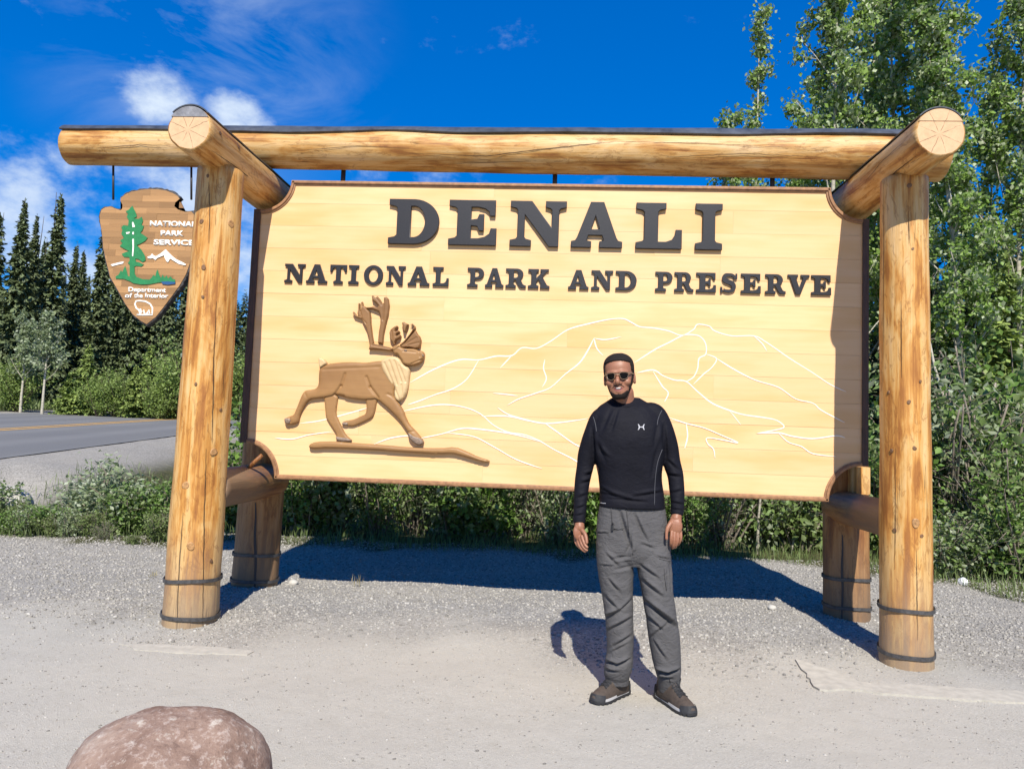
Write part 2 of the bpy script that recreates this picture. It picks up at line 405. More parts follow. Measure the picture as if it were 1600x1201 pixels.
def seq(parts):
    out = []
    for a, b, s in parts: out += list(np.arange(a, b-1e-6, s))
    out.append(parts[-1][1]); return np.array(out)
def build_ground():
    xs = seq([(-420, -80, 20), (-80, -30, 2.5), (-30, -8, 0.5), (-8, -4, 0.12), (-4, 5, 0.05), (5, 9, 0.15), (9, 30, 1.0), (30, 80, 5), (80, 420, 20)])
    ys = seq([(-60, -5, 5), (-5, 2, 0.5), (2, 9.5, 0.05), (9.5, 14, 0.15), (14, 40, 0.7), (40, 120, 3), (120, 700, 20)])
    X, Y = np.meshgrid(xs, ys); Z = ground_z(X, Y)
    V = np.stack([X, Y, Z], -1).reshape(-1, 3); nx, ny = len(xs), len(ys)
    i = (np.arange(ny-1)[:, None]*nx+np.arange(nx-1)[None]).ravel()
    F = np.stack([i, i+1, i+nx+1, i+nx], 1)
    me = indexed_mesh('ground', V, F, True)
    # zones: how much coarse gravel / forest floor at each place
    x, y = V[:, 0], V[:, 1]; l = x*RN.x+y*RN.y
    wob = 0.22*np.sin(2.3*x+0.4)+0.12*np.sin(5.9*x+1.3)+0.07*np.sin(11.7*x)
    edge = np.interp(x, [-40, -6.4, -4.3, -3.2, -1.2, 1, 3, 4.1, 4.3, 8], [10.2, 8.15, 7.9, 8.45, 8.6, 8.6, 8.9, 7.9, 7.1, 5.5])
    forest = smoothstep(y-edge+wob, -0.15, 0.25)
    shoulder = smoothstep(l, 4.4, 5.2)*(1-smoothstep(l, R_FAR+1.2, R_FAR+2.2))
    forest = np.clip(np.maximum(forest*(1-shoulder), smoothstep(l, R_FAR+1.0, R_FAR+2.5)), 0, 1)
    coarse = np.clip(smoothstep(y+wob*1.1, 4.35, 5.5)+smoothstep(-x, 3.1, 4.6)*smoothstep(y, 3.9, 5.5)*0.7, 0, 1)
    col = np.zeros((len(V), 4), dtype=np.float32); col[:, 0] = coarse; col[:, 1] = forest; col[:, 3] = 1
    a = me.color_attributes.new('zone', 'FLOAT_COLOR', 'POINT'); a.data.foreach_set('color', col.ravel())
    n = NB('gravel_ground')
    va = n.N('ShaderNodeVertexColor', layer_name='zone'); sp = n.N('ShaderNodeSeparateColor'); n.L(va.outputs[0], sp.inputs[0])
    v = n.coord()
    big = n.noise(v, 0.9, 5, 0.6, 0.3); mid = n.noise(v, 7.0, 6, 0.65)
    vc = n.N('ShaderNodeTexVoronoi'); vc.inputs['Scale'].default_value = 75; n.L(v, vc.inputs['Vector'])
    vc2 = n.N('ShaderNodeTexVoronoi'); vc2.inputs['Scale'].default_value = 170; n.L(v, vc2.inputs['Vector'])
    s1 = n.N('ShaderNodeSeparateColor'); n.L(vc.outputs['Color'], s1.inputs[0]); s2 = n.N('ShaderNodeSeparateColor'); n.L(vc2.outputs['Color'], s2.inputs[0])
    stone = n.ramp(s1.outputs[0], [(0.0, (0.18, 0.169, 0.15)), (0.35, (0.25, 0.235, 0.207)), (0.7, (0.31, 0.291, 0.257)), (1.0, (0.385, 0.362, 0.322))])
    fine = n.ramp(s2.outputs[0], [(0.0, (0.26, 0.242, 0.206)), (0.3, (0.365, 0.344, 0.295)), (0.8, (0.42, 0.397, 0.343)), (1.0, (0.52, 0.495, 0.44))])
    dust = n.mix(n.maprange(mid, 0.35, 0.7), (0.355, 0.336, 0.292), (0.43, 0.409, 0.36))
    fine = n.mix(n.maprange(big, 0.35, 0.65, 0.45, 0.85), fine, dust)
    m_ = n.math('ADD', sp.outputs[0], n.math('MULTIPLY', n.math('SUBTRACT', mid, 0.5), 0.9), clamp=True)
    c = n.mix(m_, fine, stone)
    c = n.mix(n.maprange(big, 0.42, 0.68, 0, 0.25), c, (0.43, 0.39, 0.32))
    ff = n.ramp(n.noise(v, 5.0, 6, 0.7), [(0.3, (0.03, 0.03, 0.014)), (0.55, (0.075, 0.075, 0.03)), (0.75, (0.15, 0.12, 0.06))])
    c = n.mix(n.math('ADD', sp.outputs[1], n.math('MULTIPLY', n.math('SUBTRACT', mid, 0.5), n.math('MULTIPLY', sp.outputs[1], 0.8)), clamp=True), c, ff)
    h = n.math('MULTIPLY', vc.outputs['Distance'], n.math('ADD', m_, 0.08))
    h2 = n.math('MULTIPLY', vc2.outputs['Distance'], 0.5)
    nm = n.bump(n.math('ADD', h, h2), 0.55, 0.010); nm = n.bump(mid, 0.3, 0.02, nm)
    mat = n.done(c, 0.95, nm, spec=0.15)
    tag(link('ground', me, mat), kind='structure')
build_ground()

def stones(name, n, region, smin, smax, seed, mat, label=None):
    rng = np.random.default_rng(seed)
    P = region(rng, n); n = len(P)
    ico = np.array([(0, 0, 1), (0.89, 0, 0.45), (0.28, 0.85, 0.45), (-0.72, 0.53, 0.45), (-0.72, -0.53, 0.45), (0.28, -0.85, 0.45),
                    (0.72, 0.53, -0.45), (-0.28, 0.85, -0.45), (-0.89, 0, -0.45), (-0.28, -0.85, -0.45), (0.72, -0.53, -0.45), (0, 0, -1)])
    T = np.array([(0, 1, 2), (0, 2, 3), (0, 3, 4), (0, 4, 5), (0, 5, 1), (1, 6, 2), (2, 7, 3), (3, 8, 4), (4, 9, 5), (5, 10, 1), (2, 6, 7), (3, 7, 8), (4, 8, 9), (5, 9, 10), (1, 10, 6)])
    s = smin*(smax/smin)**(rng.random(n)**1.9)
    sc = s[:, None]*np.stack([rng.uniform(.7, 1.3, n), rng.uniform(.7, 1.3, n), rng.uniform(.45, .85, n)], 1)
    V = ico[None]*(1+rng.uniform(-.22, .22, (n, 12, 1)))*sc[:, None, :]
    a = rng.uniform(0, 6.28, n); ca, sa = np.cos(a)[:, None], np.sin(a)[:, None]
    x = V[..., 0]*ca-V[..., 1]*sa; y = V[..., 0]*sa+V[..., 1]*ca
    V = np.stack([x, y, V[..., 2]], -1)
    Z = ground_z(P[:, 0], P[:, 1])+sc[:, 2]*0.25
    V += np.stack([P[:, 0], P[:, 1], Z], 1)[:, None, :]
    F = (np.arange(n)[:, None, None]*12+T[None]).reshape(-1, 3)
    o = link(name, indexed_mesh(name, V.reshape(-1, 3), F), mat)
    tag(o, label, 'gravel' if label else None, kind='stuff'); return o
def gravel_mat():
    n = NB('gravel_stone')
    c = n.ramp(n.island(), [(0.0, (0.17, 0.16, 0.143)), (0.3, (0.25, 0.235, 0.208)), (0.65, (0.31, 0.292, 0.258)), (0.93, (0.37, 0.35, 0.31)), (1.0, (0.44, 0.42, 0.38))])
    return n.done(c, 0.9, None, spec=0.2)
M['gravel'] = gravel_mat()
def reg_coarse(rng, n):
    # spread evenly over the picture rather than over the ground, so that near stones are not too few
    P = np.stack([rng.uniform(-7.5, 6.0, n*2), 4.55+4.6*rng.random(n*2)**1.25], 1)
    k = (np.abs(P[:, 0]+0.1) < 0.78*P[:, 1]+0.6) & (rng.random(n*2) < np.clip((P[:, 1]-4.45+.35*np.sin(1.9*P[:, 0])+.2*np.sin(4.7*P[:, 0]))/1.1, 0.03, 1)**1.5)
    return P[k][:n]
def reg_fine(rng, n):
    P = np.stack([rng.uniform(-3.8, 3.8, n*2), rng.uniform(2.2, 5.2, n*2)], 1)
    return P[np.abs(P[:, 0]) < 0.75*P[:, 1]+0.4][:n]
stones('gravel', 60000, reg_coarse, 0.0045, 0.0150, 1, M['gravel'], 'loose grey crushed gravel heaped under and around the log sign')
stones('fine_gravel', 9000, reg_fine, 0.0022, 0.0075, 2, M['gravel'], 'fine grey grit scattered on the packed pale ground in front')

def ribbon(name, l0, l1, dz, mat, u0=-30, u1=170, step=1.0):
    us = np.arange(u0, u1+1e-6, step)
    P = []
    for l in (l0, l1):
        x = RD.x*us+RN.x*l; y = RD.y*us+RN.y*l
        P.append(np.stack([x, y, road_z(x, y)+dz], 1))
    V = np.concatenate(P); n = len(us); i = np.arange(n-1)
    F = np.stack([i, i+1, i+1+n, i+n], 1)[:, ::-1]
    return tag(link(name, indexed_mesh(name, V, F), mat), kind='structure')
def asphalt():
    n = NB('asphalt'); v = n.coord()
    g = n.noise(v, 60, 3, 0.7)
    # wheel-worn bands run along the road
    lat = n.N('ShaderNodeVectorMath', operation='DOT_PRODUCT'); n.L(v, lat.inputs[0]); lat.inputs[1].default_value = (RN.x, RN.y, 0)
    w = n.math('SINE', n.math('MULTIPLY', lat.outputs['Value'], 3.4))
    c = n.mix(n.maprange(g, 0.3, 0.7), (0.125, 0.123, 0.118), (0.185, 0.182, 0.174))
    c = n.mix(n.maprange(w, -0.3, 1, 0, 0.4), c, (0.22, 0.216, 0.206))
    c = n.mix(n.maprange(n.noise(n.coord(scale=(0.3, 0.3, 0.3)), 1.0, 5), 0.4, 0.7, 0, 0.35), c, (0.11, 0.112, 0.12))
    return n.done(c, 0.85, n.bump(g, 0.3, 0.01), spec=0.25)
ribbon('road', R_NEAR, R_FAR, 0.012, asphalt())
M['yellow'] = simple('yellow_road_paint', (0.60, 0.33, 0.06), 0.7, 0, 8, 0.1, 0.2)
M['pale_line'] = simple('worn_white_road_paint', (0.42, 0.42, 0.42), 0.7, 0, 6, 0.1, 0.3)
ribbon('yellow_line', R_MID-0.26, R_MID-0.12, 0.017, M['yellow']); ribbon('yellow_line', R_MID+0.12, R_MID+0.26, 0.017, M['yellow'])
ribbon('white_line', R_FAR-0.42, R_FAR-0.30, 0.017, M['pale_line'])

def flat_patch(name, pts, z, mat):
    """dusty ledge: an irregular flat slab lying on the ground"""
    pts = [Vector((p[0], p[1])) for p in pts]
    out = []
    for i, p in enumerate(pts):
        q = pts[(i+1) % len(pts)]; k = max(1, int((q-p).length/0.06))
        for j in range(k):
            r = p.lerp(q, j/k); d = 0.022 if 0 < j else 0.006
            out.append((r.x+random.Random(i*99+j).uniform(-d, d), r.y+random.Random(i*77+j).uniform(-d, d)))
    n = len(out)
    V = [(x, y, gz(x, y)+z) for x, y in out]+[(x, y, gz(x, y)-0.02) for x, y in out]
    F = [tuple(range(n))]+[(i, i+n, (i+1) % n+n, (i+1) % n) for i in range(n)]
    me = mesh_from(name, V, F); bm = bmesh.new(); bm.from_mesh(me); bmesh.ops.recalc_face_normals(bm, faces=bm.faces); bmesh.ops.triangulate(bm, faces=[f for f in bm.faces if len(f.verts) > 4]); bm.to_mesh(me); bm.free()
    return tag(link(name, me, mat), kind='structure')
M['dust'] = simple('pale_dusty_slab', (0.405, 0.38, 0.325), 0.95, 0, 18, 0.5, 0.13, 0.1)
g = lambda px, py: (atg(px, py).x, atg(px, py).y)
flat_patch('path_edge', [g(1280, 1080), g(1330, 1079), g(1400, 1086), g(1500, 1094), g(1620, 1100), (3.9, 4.40), (3.9, 4.62), g(1600, 1083), g(1500, 1077), g(1420, 1070), g(1345, 1066), g(1310, 1050), g(1242, 1034)], 0.012, M['dust'])

flat_patch('dust_streak', [g(185, 1006), g(240, 1007), g(300, 1009), g(350, 1013), g(398, 1019), g(385, 1025), g(330, 1022), g(260, 1019), g(210, 1014)], 0.006, M['dust'])
# ------------------------------------------------------------------ logs
def log_mesh(name, length, r0, r1, seed, sides=44, endmat=True, facets=0.012, swell=0.0):
    nr = max(12, int(length/0.06)); V = []; F = []; mi = []
    zs = [0.0]+[length*i/nr for i in range(nr+1)]+[length]
    for j, z in enumerate(zs):
        t = z/length
        base = r0+(r1-r0)*t
        inset = 0.012 if j in (0, len(zs)-1) else 0.0
        zz = z
        if j == 1: zz = 0.010
        if j == len(zs)-2: zz = length-0.010
        for k in range(sides):
            a = 2*math.pi*k/sides
            q = Vector((math.cos(a)*1.3, math.sin(a)*1.3, z*1.1+seed*7.3))
            r = base*(1+0.035*mnoise.noise(q)+0.014*mnoise.noise(q*2.7+Vector((3, 1, seed)))) + facets*0.35*mnoise.noise(Vector((math.cos(a)*3.2, math.sin(a)*3.2, z*2.8+seed)))
            bend = swell*math.sin(math.pi*t)
            V.append((math.cos(a)*(r-inset)+bend, math.sin(a)*(r-inset), zz))
    m = len(zs)
    for j in range(m-1):
        for k in range(sides):
            F.append((j*sides+k, j*sides+(k+1) % sides, (j+1)*sides+(k+1) % sides, (j+1)*sides+k)); mi.append(0)
    F.append(tuple(reversed(range(sides)))); mi.append(1); F.append(tuple((m-1)*sides+k for k in range(sides))); mi.append(1)
    me = mesh_from(name, V, F, False, mi)
    sm = [len(p.vertices) == 4 for p in me.polygons]; me.polygons.foreach_set('use_smooth', sm)
    return me
def along(p0, p1, roll=0.0):
    p0, p1 = Vector(p0), Vector(p1)
    q = (p1-p0).to_track_quat('Z', 'Y')
    return Matrix.Translation(p0) @ q.to_matrix().to_4x4() @ Matrix.Rotation(roll, 4, 'Z'), (p1-p0).length

YF, YB, YP = 5.07, 6.37, 5.72
frame = root('log_frame', (-0.1, YP, 0), 'sign frame of peeled golden logs, four posts, crosspieces and one long beam', 'log frame')
posts = {}
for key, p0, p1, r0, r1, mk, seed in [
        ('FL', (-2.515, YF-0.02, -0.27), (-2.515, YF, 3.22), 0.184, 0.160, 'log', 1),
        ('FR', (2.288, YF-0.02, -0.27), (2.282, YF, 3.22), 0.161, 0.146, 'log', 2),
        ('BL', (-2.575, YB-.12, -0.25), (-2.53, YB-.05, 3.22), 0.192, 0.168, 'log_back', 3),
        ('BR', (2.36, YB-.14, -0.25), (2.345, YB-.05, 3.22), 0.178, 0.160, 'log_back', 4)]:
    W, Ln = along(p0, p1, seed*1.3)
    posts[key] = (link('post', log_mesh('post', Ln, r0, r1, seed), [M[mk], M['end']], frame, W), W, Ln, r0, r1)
crosslogs = {}
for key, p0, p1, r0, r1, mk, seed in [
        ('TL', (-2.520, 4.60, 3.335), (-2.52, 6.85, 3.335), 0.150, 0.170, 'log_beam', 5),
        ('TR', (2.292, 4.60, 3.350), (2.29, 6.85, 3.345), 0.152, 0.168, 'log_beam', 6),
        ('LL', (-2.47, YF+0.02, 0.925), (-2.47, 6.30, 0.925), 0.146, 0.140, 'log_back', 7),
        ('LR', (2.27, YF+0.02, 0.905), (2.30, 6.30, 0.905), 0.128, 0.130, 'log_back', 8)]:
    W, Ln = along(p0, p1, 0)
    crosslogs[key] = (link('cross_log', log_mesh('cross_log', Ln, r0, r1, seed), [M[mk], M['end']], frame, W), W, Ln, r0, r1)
W, BL = along((-4.155, YP, 3.643), (2.86, YP, 3.633), 0)
beam = link('ridge_beam', log_mesh('ridge_beam', BL, 0.150, 0.180, 9, swell=0.0), [M['log_beam'], M['end']], frame, W); beamW = W

def local_cap(parentobj, W, Ln, r0, r1, half, mat, name='weather_cap', z0=0.0, z1=None, thick=0.010, wav=0.0, upvec=(0, 0, 1), over=0.0):
    """sheet-metal strip bent over the top of a log (in the log's local frame)"""
    z1 = Ln if z1 is None else z1
    up = (W.to_3x3().inverted() @ Vector(upvec)); a0 = math.atan2(up.y, up.x)
    V = []; F = []; nz = max(6, int((z1-z0)/0.12)); na = 14
    for j in range(nz+1):
        z = z0+(z1-z0)*j/nz; r = r0+(r1-r0)*z/Ln
        for k in range(na+1):
            tt = -1+2*k/na
            h = half*(1+wav*mnoise.noise(Vector((z*1.3, tt*2, 5.5))))
            a = a0+tt*h
            rr = r*1.045+0.006*mnoise.noise(Vector((z*3, tt, 1.0)))
            for s in (0, thick): V.append((math.cos(a)*(rr+s), math.sin(a)*(rr+s), z))
    def idx(j, k, s): return (j*(na+1)+k)*2+s
    for j in range(nz):
        for k in range(na):
            F.append((idx(j, k, 1), idx(j, k+1, 1), idx(j+1, k+1, 1), idx(j+1, k, 1)))
            F.append((idx(j, k, 0), idx(j+1, k, 0), idx(j+1, k+1, 0), idx(j, k+1, 0)))
        F.append((idx(j, 0, 0), idx(j, 0, 1), idx(j+1, 0, 1), idx(j+1, 0, 0))); F.append((idx(j, na, 0), idx(j+1, na, 0), idx(j+1, na, 1), idx(j, na, 1)))
    for k in range(na):
        F.append((idx(0, k, 0), idx(0, k+1, 0), idx(0, k+1, 1), idx(0, k, 1))); F.append((idx(nz, k, 0), idx(nz, k, 1), idx(nz, k+1, 1), idx(nz, k+1, 0)))
    me = mesh_from(name, V, F, False)
    return link(name, me, mat, parentobj, None, True)
local_cap(beam, beamW, BL, 0.150, 0.180, 1.0, M['flashing'], wav=0.16, thick=0.014)
for key in ('TL', 'TR'):
    o, W, Ln, r0, r1 = crosslogs[key]
    local_cap(o, W, Ln, r0, r1, 0.85, M['flashing'], thick=0.008)
    # segment of the end face above a straight line
    up = W.to_3x3().inverted() @ Vector((0, 0, 1)); a0 = math.atan2(up.y, up.x)
    hcut = 0.52 if key == 'TL' else 0.48
    half = math.acos(hcut); pts = []
    rr = r0*0.985
    for k in range(19): a = a0-half+2*half*k/18; pts.append((math.cos(a)*rr, math.sin(a)*rr))
    V = [(x, y, -0.004) for x, y in pts]+[(x, y, 0.02) for x, y in pts]; n_ = len(pts)
    F = [tuple(reversed(range(n_)))]+[(i, i+n_, (i+1) % n_+n_, (i+1) % n_) for i in range(n_)]
    F = [tuple(reversed(f)) for f in F]
    me = mesh_from('end_plate', V, F); bm = bmesh.new(); bm.from_mesh(me); bmesh.ops.recalc_face_normals(bm, faces=bm.faces); bm.to_mesh(me); bm.free()
    link('end_plate', me, M['flash_grey'] if key == 'TL' else M['end'], o, None, True)

def steel_band(post, h, tilt=0.0, w=0.024):
    o, W, Ln, r0, r1 = post
    t = h/Ln; r = (r0+(r1-r0)*t)*1.035
    V = []; F = []; n = 40
    for k in range(n):
        a = 2*math.pi*k/n; dz = tilt*math.sin(a)+0.004*math.sin(3*a)
        for (dr, z) in ((0, -w/2), (0.006, -w/2), (0.006, w/2), (0, w/2)):
            V.append((math.cos(a)*(r+dr), math.sin(a)*(r+dr), h+dz+z))
    for k in range(n):
        k2 = (k+1) % n
        for s in range(4): F.append((k*4+s, k2*4+s, k2*4+(s+1) % 4, k*4+(s+1) % 4))
    link('steel_band', mesh_from('steel_band', V, F), M['band'], o, None, True)
for key, hs in (('FL', ((0.585, .006), (0.345, -.010))), ('FR', ((0.635, .006), (0.355, .012))), ('BL', ((0.545, 0.0), (0.33, 0.0))), ('BR', ((0.585, .0), (0.36, .004)))):
    for h, t in hs: steel_band(posts[key], h, t)

def knot(item, px, py, Y, size, mat='knot', name='knot'):
    """a sawn-off branch stub on the log's face, found by looking along the photo's ray"""
    o, W, Ln, r0, r1 = item
    d = ray(px, py); inv = W.inverted(); O = inv @ CO; D = (inv.to_3x3() @ d)
    a = D.x**2+D.y**2; b = 2*(O.x*D.x+O.y*D.y); z = (O+D*Y).z; r = r0+(r1-r0)*min(max(z/Ln, 0), 1)
    c = O.x**2+O.y**2-r*r; disc = b*b-4*a*c
    if disc < 0: return
    t = (-b-math.sqrt(disc))/(2*a); p = O+D*t; nrm = Vector((p.x, p.y, 0)).normalized()
    q = nrm.to_track_quat('Z', 'Y').to_matrix()
    V = []; F = []; n = 14
    rings = [(1.0, -0.008), (0.95, -0.0015), (0.72, 0.0), (0.5, -0.0012), (0.2, 0.0)]
    for rr, zz in rings:
        for k in range(n):
            aa = 2*math.pi*k/n; w = 1+0.10*math.sin(2*aa+px)+0.05*math.sin(3*aa+py)
            V.append(p+q @ Vector((math.cos(aa)*rr*size*w*0.92, math.sin(aa)*rr*size*w*1.1, zz+0.004)))
    for j in range(len(rings)-1):
        for k in range(n): F.append((j*n+k, j*n+(k+1) % n, (j+1)*n+(k+1) % n, (j+1)*n+k))
    F.append(tuple((len(rings)-1)*n+k for k in range(n)))
    link(name, mesh_from(name, V, F, True), M[mat], o, None, True)
for px, py, s, m in [(334, 706, .026, 'knot'), (290, 758, .028, 'knot'), (298, 853, .028, 'knot'), (315, 346, .017, 'knot_dark'), (361, 350, .026, 'knot'),
                     (318, 418, .018, 'knot_dark'), (317, 464, .012, 'knot_dark'), (330, 876, .014, 'knot_dark'), (306, 600, .012, 'knot_dark'), (345, 640, .012, 'knot_dark'), (325, 275, .013, 'knot_dark')]:
    knot(posts['FL'], px, py, YF, s, m)
for px, py, s, m in [(1431, 817, .028, 'knot'), (1440, 837, .013, 'knot_dark'), (1429, 700, .014, 'knot_dark'), (1393, 704, .012, 'knot_dark'), (1420, 628, .014, 'knot_dark'),
                     (1388, 613, .011, 'knot_dark'), (1426, 389, .010, 'knot_dark'), (1398, 828, .013, 'knot_dark'), (1421, 290, .016, 'knot_dark'), (1438, 596, .01, 'knot_dark')]:
    knot(posts['FR'], px, py, YF, s, m)
for px, py, s, m in [(372, 228, .026, 'knot_dark'), (344, 208, .017, 'knot_dark')]:
    knot(crosslogs['TL'], px, py, 5.0, s, m)
# long drying crack in each rear post, and the notch check by the left front post's top
def check(item, px, py0, py1, Y, w=0.010):
    o, W, Ln, r0, r1 = item; inv = W.inverted(); V = []; F = []; n = 14
    for j in range(n+1):
        py = py0+(py1-py0)*j/n; pxx = px+0.7*math.sin(j*0.9)
        for sgn in (-1, 1):
            d = ray(pxx, py); O = inv @ CO; D = inv.to_3x3() @ d
            a = D.x**2+D.y**2; b = 2*(O.x*D.x+O.y*D.y); z = (O+D*Y).z; r = (r0+(r1-r0)*min(max(z/Ln, 0), 1))*1.03
            c = O.x**2+O.y**2-r*r; disc = max(b*b-4*a*c, 0); t = (-b-math.sqrt(disc))/(2*a); p = O+D*t
            tang = Vector((-p.y, p.x, 0)).normalized()
            V.append(p+tang*sgn*w*(0.3+0.7*math.sin(math.pi*(j+0.6)/(n+1.2))))
    for j in range(n): F.append((2*j, 2*j+1, 2*j+3, 2*j+2))
    link('drying_crack', mesh_from('drying_crack', V, F), M['rod'], o, None, True)
check(posts['BL'], 399, 785, 930, YB, 0.011); check(posts['BR'], 1316, 835, 975, YB, 0.009)
def crack_line(item, pts, Y, w=0.0035):
    o, W, Ln, r0, r1 = item; inv = W.inverted(); V = []; F = []; A = []
    for i in range(len(pts)-1):
        k = max(2, int(math.hypot(pts[i+1][0]-pts[i][0], pts[i+1][1]-pts[i][1])/9))
        for j in range(k): A.append((pts[i][0]+(pts[i+1][0]-pts[i][0])*j/k, pts[i][1]+(pts[i+1][1]-pts[i][1])*j/k))
    A.append(pts[-1]); n = len(A); P = []
    for i, (px, py) in enumerate(A):
        jx = 0.8*mnoise.noise(Vector((px*.13, py*.13, 2.0))); d = ray(px+jx, py+jx); O = inv @ CO; D = inv.to_3x3() @ d
        a = D.x**2+D.y**2; b = 2*(O.x*D.x+O.y*D.y); z = (O+D*Y).z; r = (r0+(r1-r0)*min(max(z/Ln, 0), 1))*1.025
        c = O.x**2+O.y**2-r*r; t = (-b-math.sqrt(max(b*b-4*a*c, 0)))/(2*a); P.append(O+D*t)
    for i, pnt in enumerate(P):
        t = (P[min(i+1, n-1)]-P[max(i-1, 0)]).normalized(); nr = Vector((pnt.x, pnt.y, 0)).normalized(); sd = t.cross(nr); ww = w*(.25+.9*math.sin(math.pi*(i+.4)/(n-.2))*(0.6+.5*abs(mnoise.noise(Vector((i*.4, px, 0))))))
        V += [pnt+sd*ww+nr*.001, pnt-sd*ww+nr*.001]
    for i in range(n-1): F.append((2*i, 2*i+1, 2*i+3, 2*i+2))
    link('drying_crack', mesh_from('drying_crack', V, F), M['crack'], o, None, True)
M['crack'] = simple('dark_crack', (0.05, 0.025, 0.012), 0.9)
for pts, w in (([(338, 470), (334, 560), (331, 690)], .0032), ([(322, 700), (319, 800), (316, 985)], .0028), ([(286, 800), (279, 900), (276, 985)], .0026), ([(350, 560), (348, 620)], .002), ([(326, 285), (328, 330), (326, 380)], .0028)): crack_line(posts['FL'], pts, YF, w)
for pts, w in (([(1380, 285), (1381, 420), (1380, 560)], .003), ([(1408, 470), (1409, 590)], .002), ([(1399, 700), (1400, 800), (1398, 890)], .0022), ([(1432, 860), (1434, 1000)], .002), ([(1420, 330), (1421, 380)], .002)): crack_line(posts['FR'], pts, YF, w)
for pts, w in (([(640, 240), (760, 244), (860, 232), (960, 221)], .0032), ([(960, 221), (1100, 224), (1250, 232)], .002), ([(150, 232), (220, 226), (262, 228)], .0028), ([(460, 236), (560, 228), (640, 232)], .0022), ([(1040, 246), (1160, 240), (1290, 246)], .0026), ([(700, 256), (830, 252)], .0022)): crack_line((beam, beamW, BL, 0.150, 0.180), pts, YP, w)
for pts, w in (([(338, 240), (370, 262), (408, 292)], .003), ([(366, 214), (392, 240), (425, 282)], .0024)): crack_line(crosslogs['TL'], pts, 5.1, w)
for pts, w in (([(1432, 244), (1400, 268), (1376, 292)], .003), ([(1410, 224), (1380, 250), (1352, 284)], .002)): crack_line(crosslogs['TR'], pts, 5.1, w)
# oak peg that pins the lower left crosspiece
mb = MB(); mb.tube([at(386, 733, 5.62), at(409, 711, 5.60)], [0.018, 0.016], 10); mb.build('peg', M['log_back'], frame, True)
# added bright block standing in for the sunlit part of the right rear post
b0 = at(1337, 729, 5.95); b1 = at(1358, 772, 5.95)
mb = MB(); mb.box((b0.x, 5.93, b1.z), (b1.x, 6.22, b0.z)); mb.build('sunlit_post_piece', M['log'], frame)

# ------------------------------------------------------------------ sign panel
PX0, PX1, PZ0, PZ1 = -2.480, 2.268, 0.973, 3.376
ARC = 0.245
sign = root('sign_panel', (-0.1, YP, PZ0), 'large pale wooden park entrance sign with charcoal letters and carved caribou', 'sign')
def panel_outline(inset=0.0, steps=14):
    pts = []
    x0, x1, z0, z1 = PX0+inset, PX1-inset, PZ0+inset, PZ1-inset
    r = ARC+inset
    for cx, cz, a0, a1 in ((PX0, PZ0, 90, 0), (PX1, PZ0, 180, 90), (PX1, PZ1, 270, 180), (PX0, PZ1, 360, 270)):
        rz = 0.275 if cz == PZ0 else ARC
        for i in range(steps+1):
            a = rad(a0+(a1-a0)*i/steps); pts.append((cx+(r)*math.cos(a) if True else 0, cz+(rz+inset)*math.sin(a)))
    # keep the straight sides on the inset lines
    return [(min(max(x, x0), x1), min(max(z, z0), z1)) for x, z in pts]

def split_boards(outline, zlines, joints, gap, y_front, thick, name, mat, parent, local=False):
    """cuts the outline into boards (row by row, with butt joints) and makes each its own object"""
    bm = bmesh.new(); vs_ = [bm.verts.new((x, 0, z)) for x, z in outline]; bm.faces.new(vs_)
    bmesh.ops.triangulate(bm, faces=bm.faces[:])
    for z in zlines:
        bmesh.ops.bisect_plane(bm, geom=bm.verts[:]+bm.edges[:]+bm.faces[:], plane_co=(0, 0, z), plane_no=(0, 0, 1))
    zl = [-1e9]+sorted(zlines)+[1e9]
    for r in range(len(zl)-1):
        fs = [f for f in bm.faces if zl[r] < f.calc_center_median().z < zl[r+1]]
        for x in joints[r]:
            geom = set(); fs = [f for f in bm.faces if zl[r] < f.calc_center_median().z < zl[r+1]]
            for f in fs: geom.add(f); geom.update(f.edges); geom.update(f.verts)
            bmesh.ops.bisect_plane(bm, geom=list(geom), plane_co=(x, 0, 0), plane_no=(1, 0, 0))
    bm.faces.ensure_lookup_table()
    cells = {}
    for f in bm.faces:
        c = f.calc_center_median(); r = next(i for i in range(len(zl)-1) if zl[i] < c.z < zl[i+1])
        j = sum(1 for x in joints[r] if c.x > x); cells.setdefault((r, j), []).append([v.co.copy() for v in f.verts])
    bm.free()
    rng = random.Random(5); objs = []
    for key, polys in sorted(cells.items()):
        b2 = bmesh.new()
        for poly in polys:
            b2.faces.new([b2.verts.new(p) for p in poly])
        bmesh.ops.remove_doubles(b2, verts=b2.verts[:], dist=1e-5)
        bmesh.ops.dissolve_limit(b2, angle_limit=0.01, verts=b2.verts[:], edges=b2.edges[:])
        # shrink by half the gap so that the joint reads
        zs = [v.co.z for v in b2.verts]; xs = [v.co.x for v in b2.verts]; z0, z1, x0, x1 = min(zs), max(zs), min(xs), max(xs)
        for v in b2.verts:
            if abs(v.co.z-z1) < 1e-5: v.co.z -= gap/2
            if abs(v.co.z-z0) < 1e-5: v.co.z += gap/2
            if abs(v.co.x-x1) < 1e-5: v.co.x -= gap/5
            if abs(v.co.x-x0) < 1e-5: v.co.x += gap/5
        ext = bmesh.ops.extrude_face_region(b2, geom=b2.faces[:])
        dy = rng.uniform(-0.0012, 0.0012)
        moved = set(e for e in ext['geom'] if isinstance(e, bmesh.types.BMVert))
        for v in b2.verts: v.co.y = y_front+dy+(thick if v not in moved else 0.0)
        bmesh.ops.recalc_face_normals(b2, faces=b2.faces[:])
        bmesh.ops.triangulate(b2, faces=[f for f in b2.faces if len(f.verts) > 4])
        me = bpy.data.meshes.new(name); b2.to_mesh(me); b2.free()
        objs.append(link(name, me, mat, parent))
    return objs
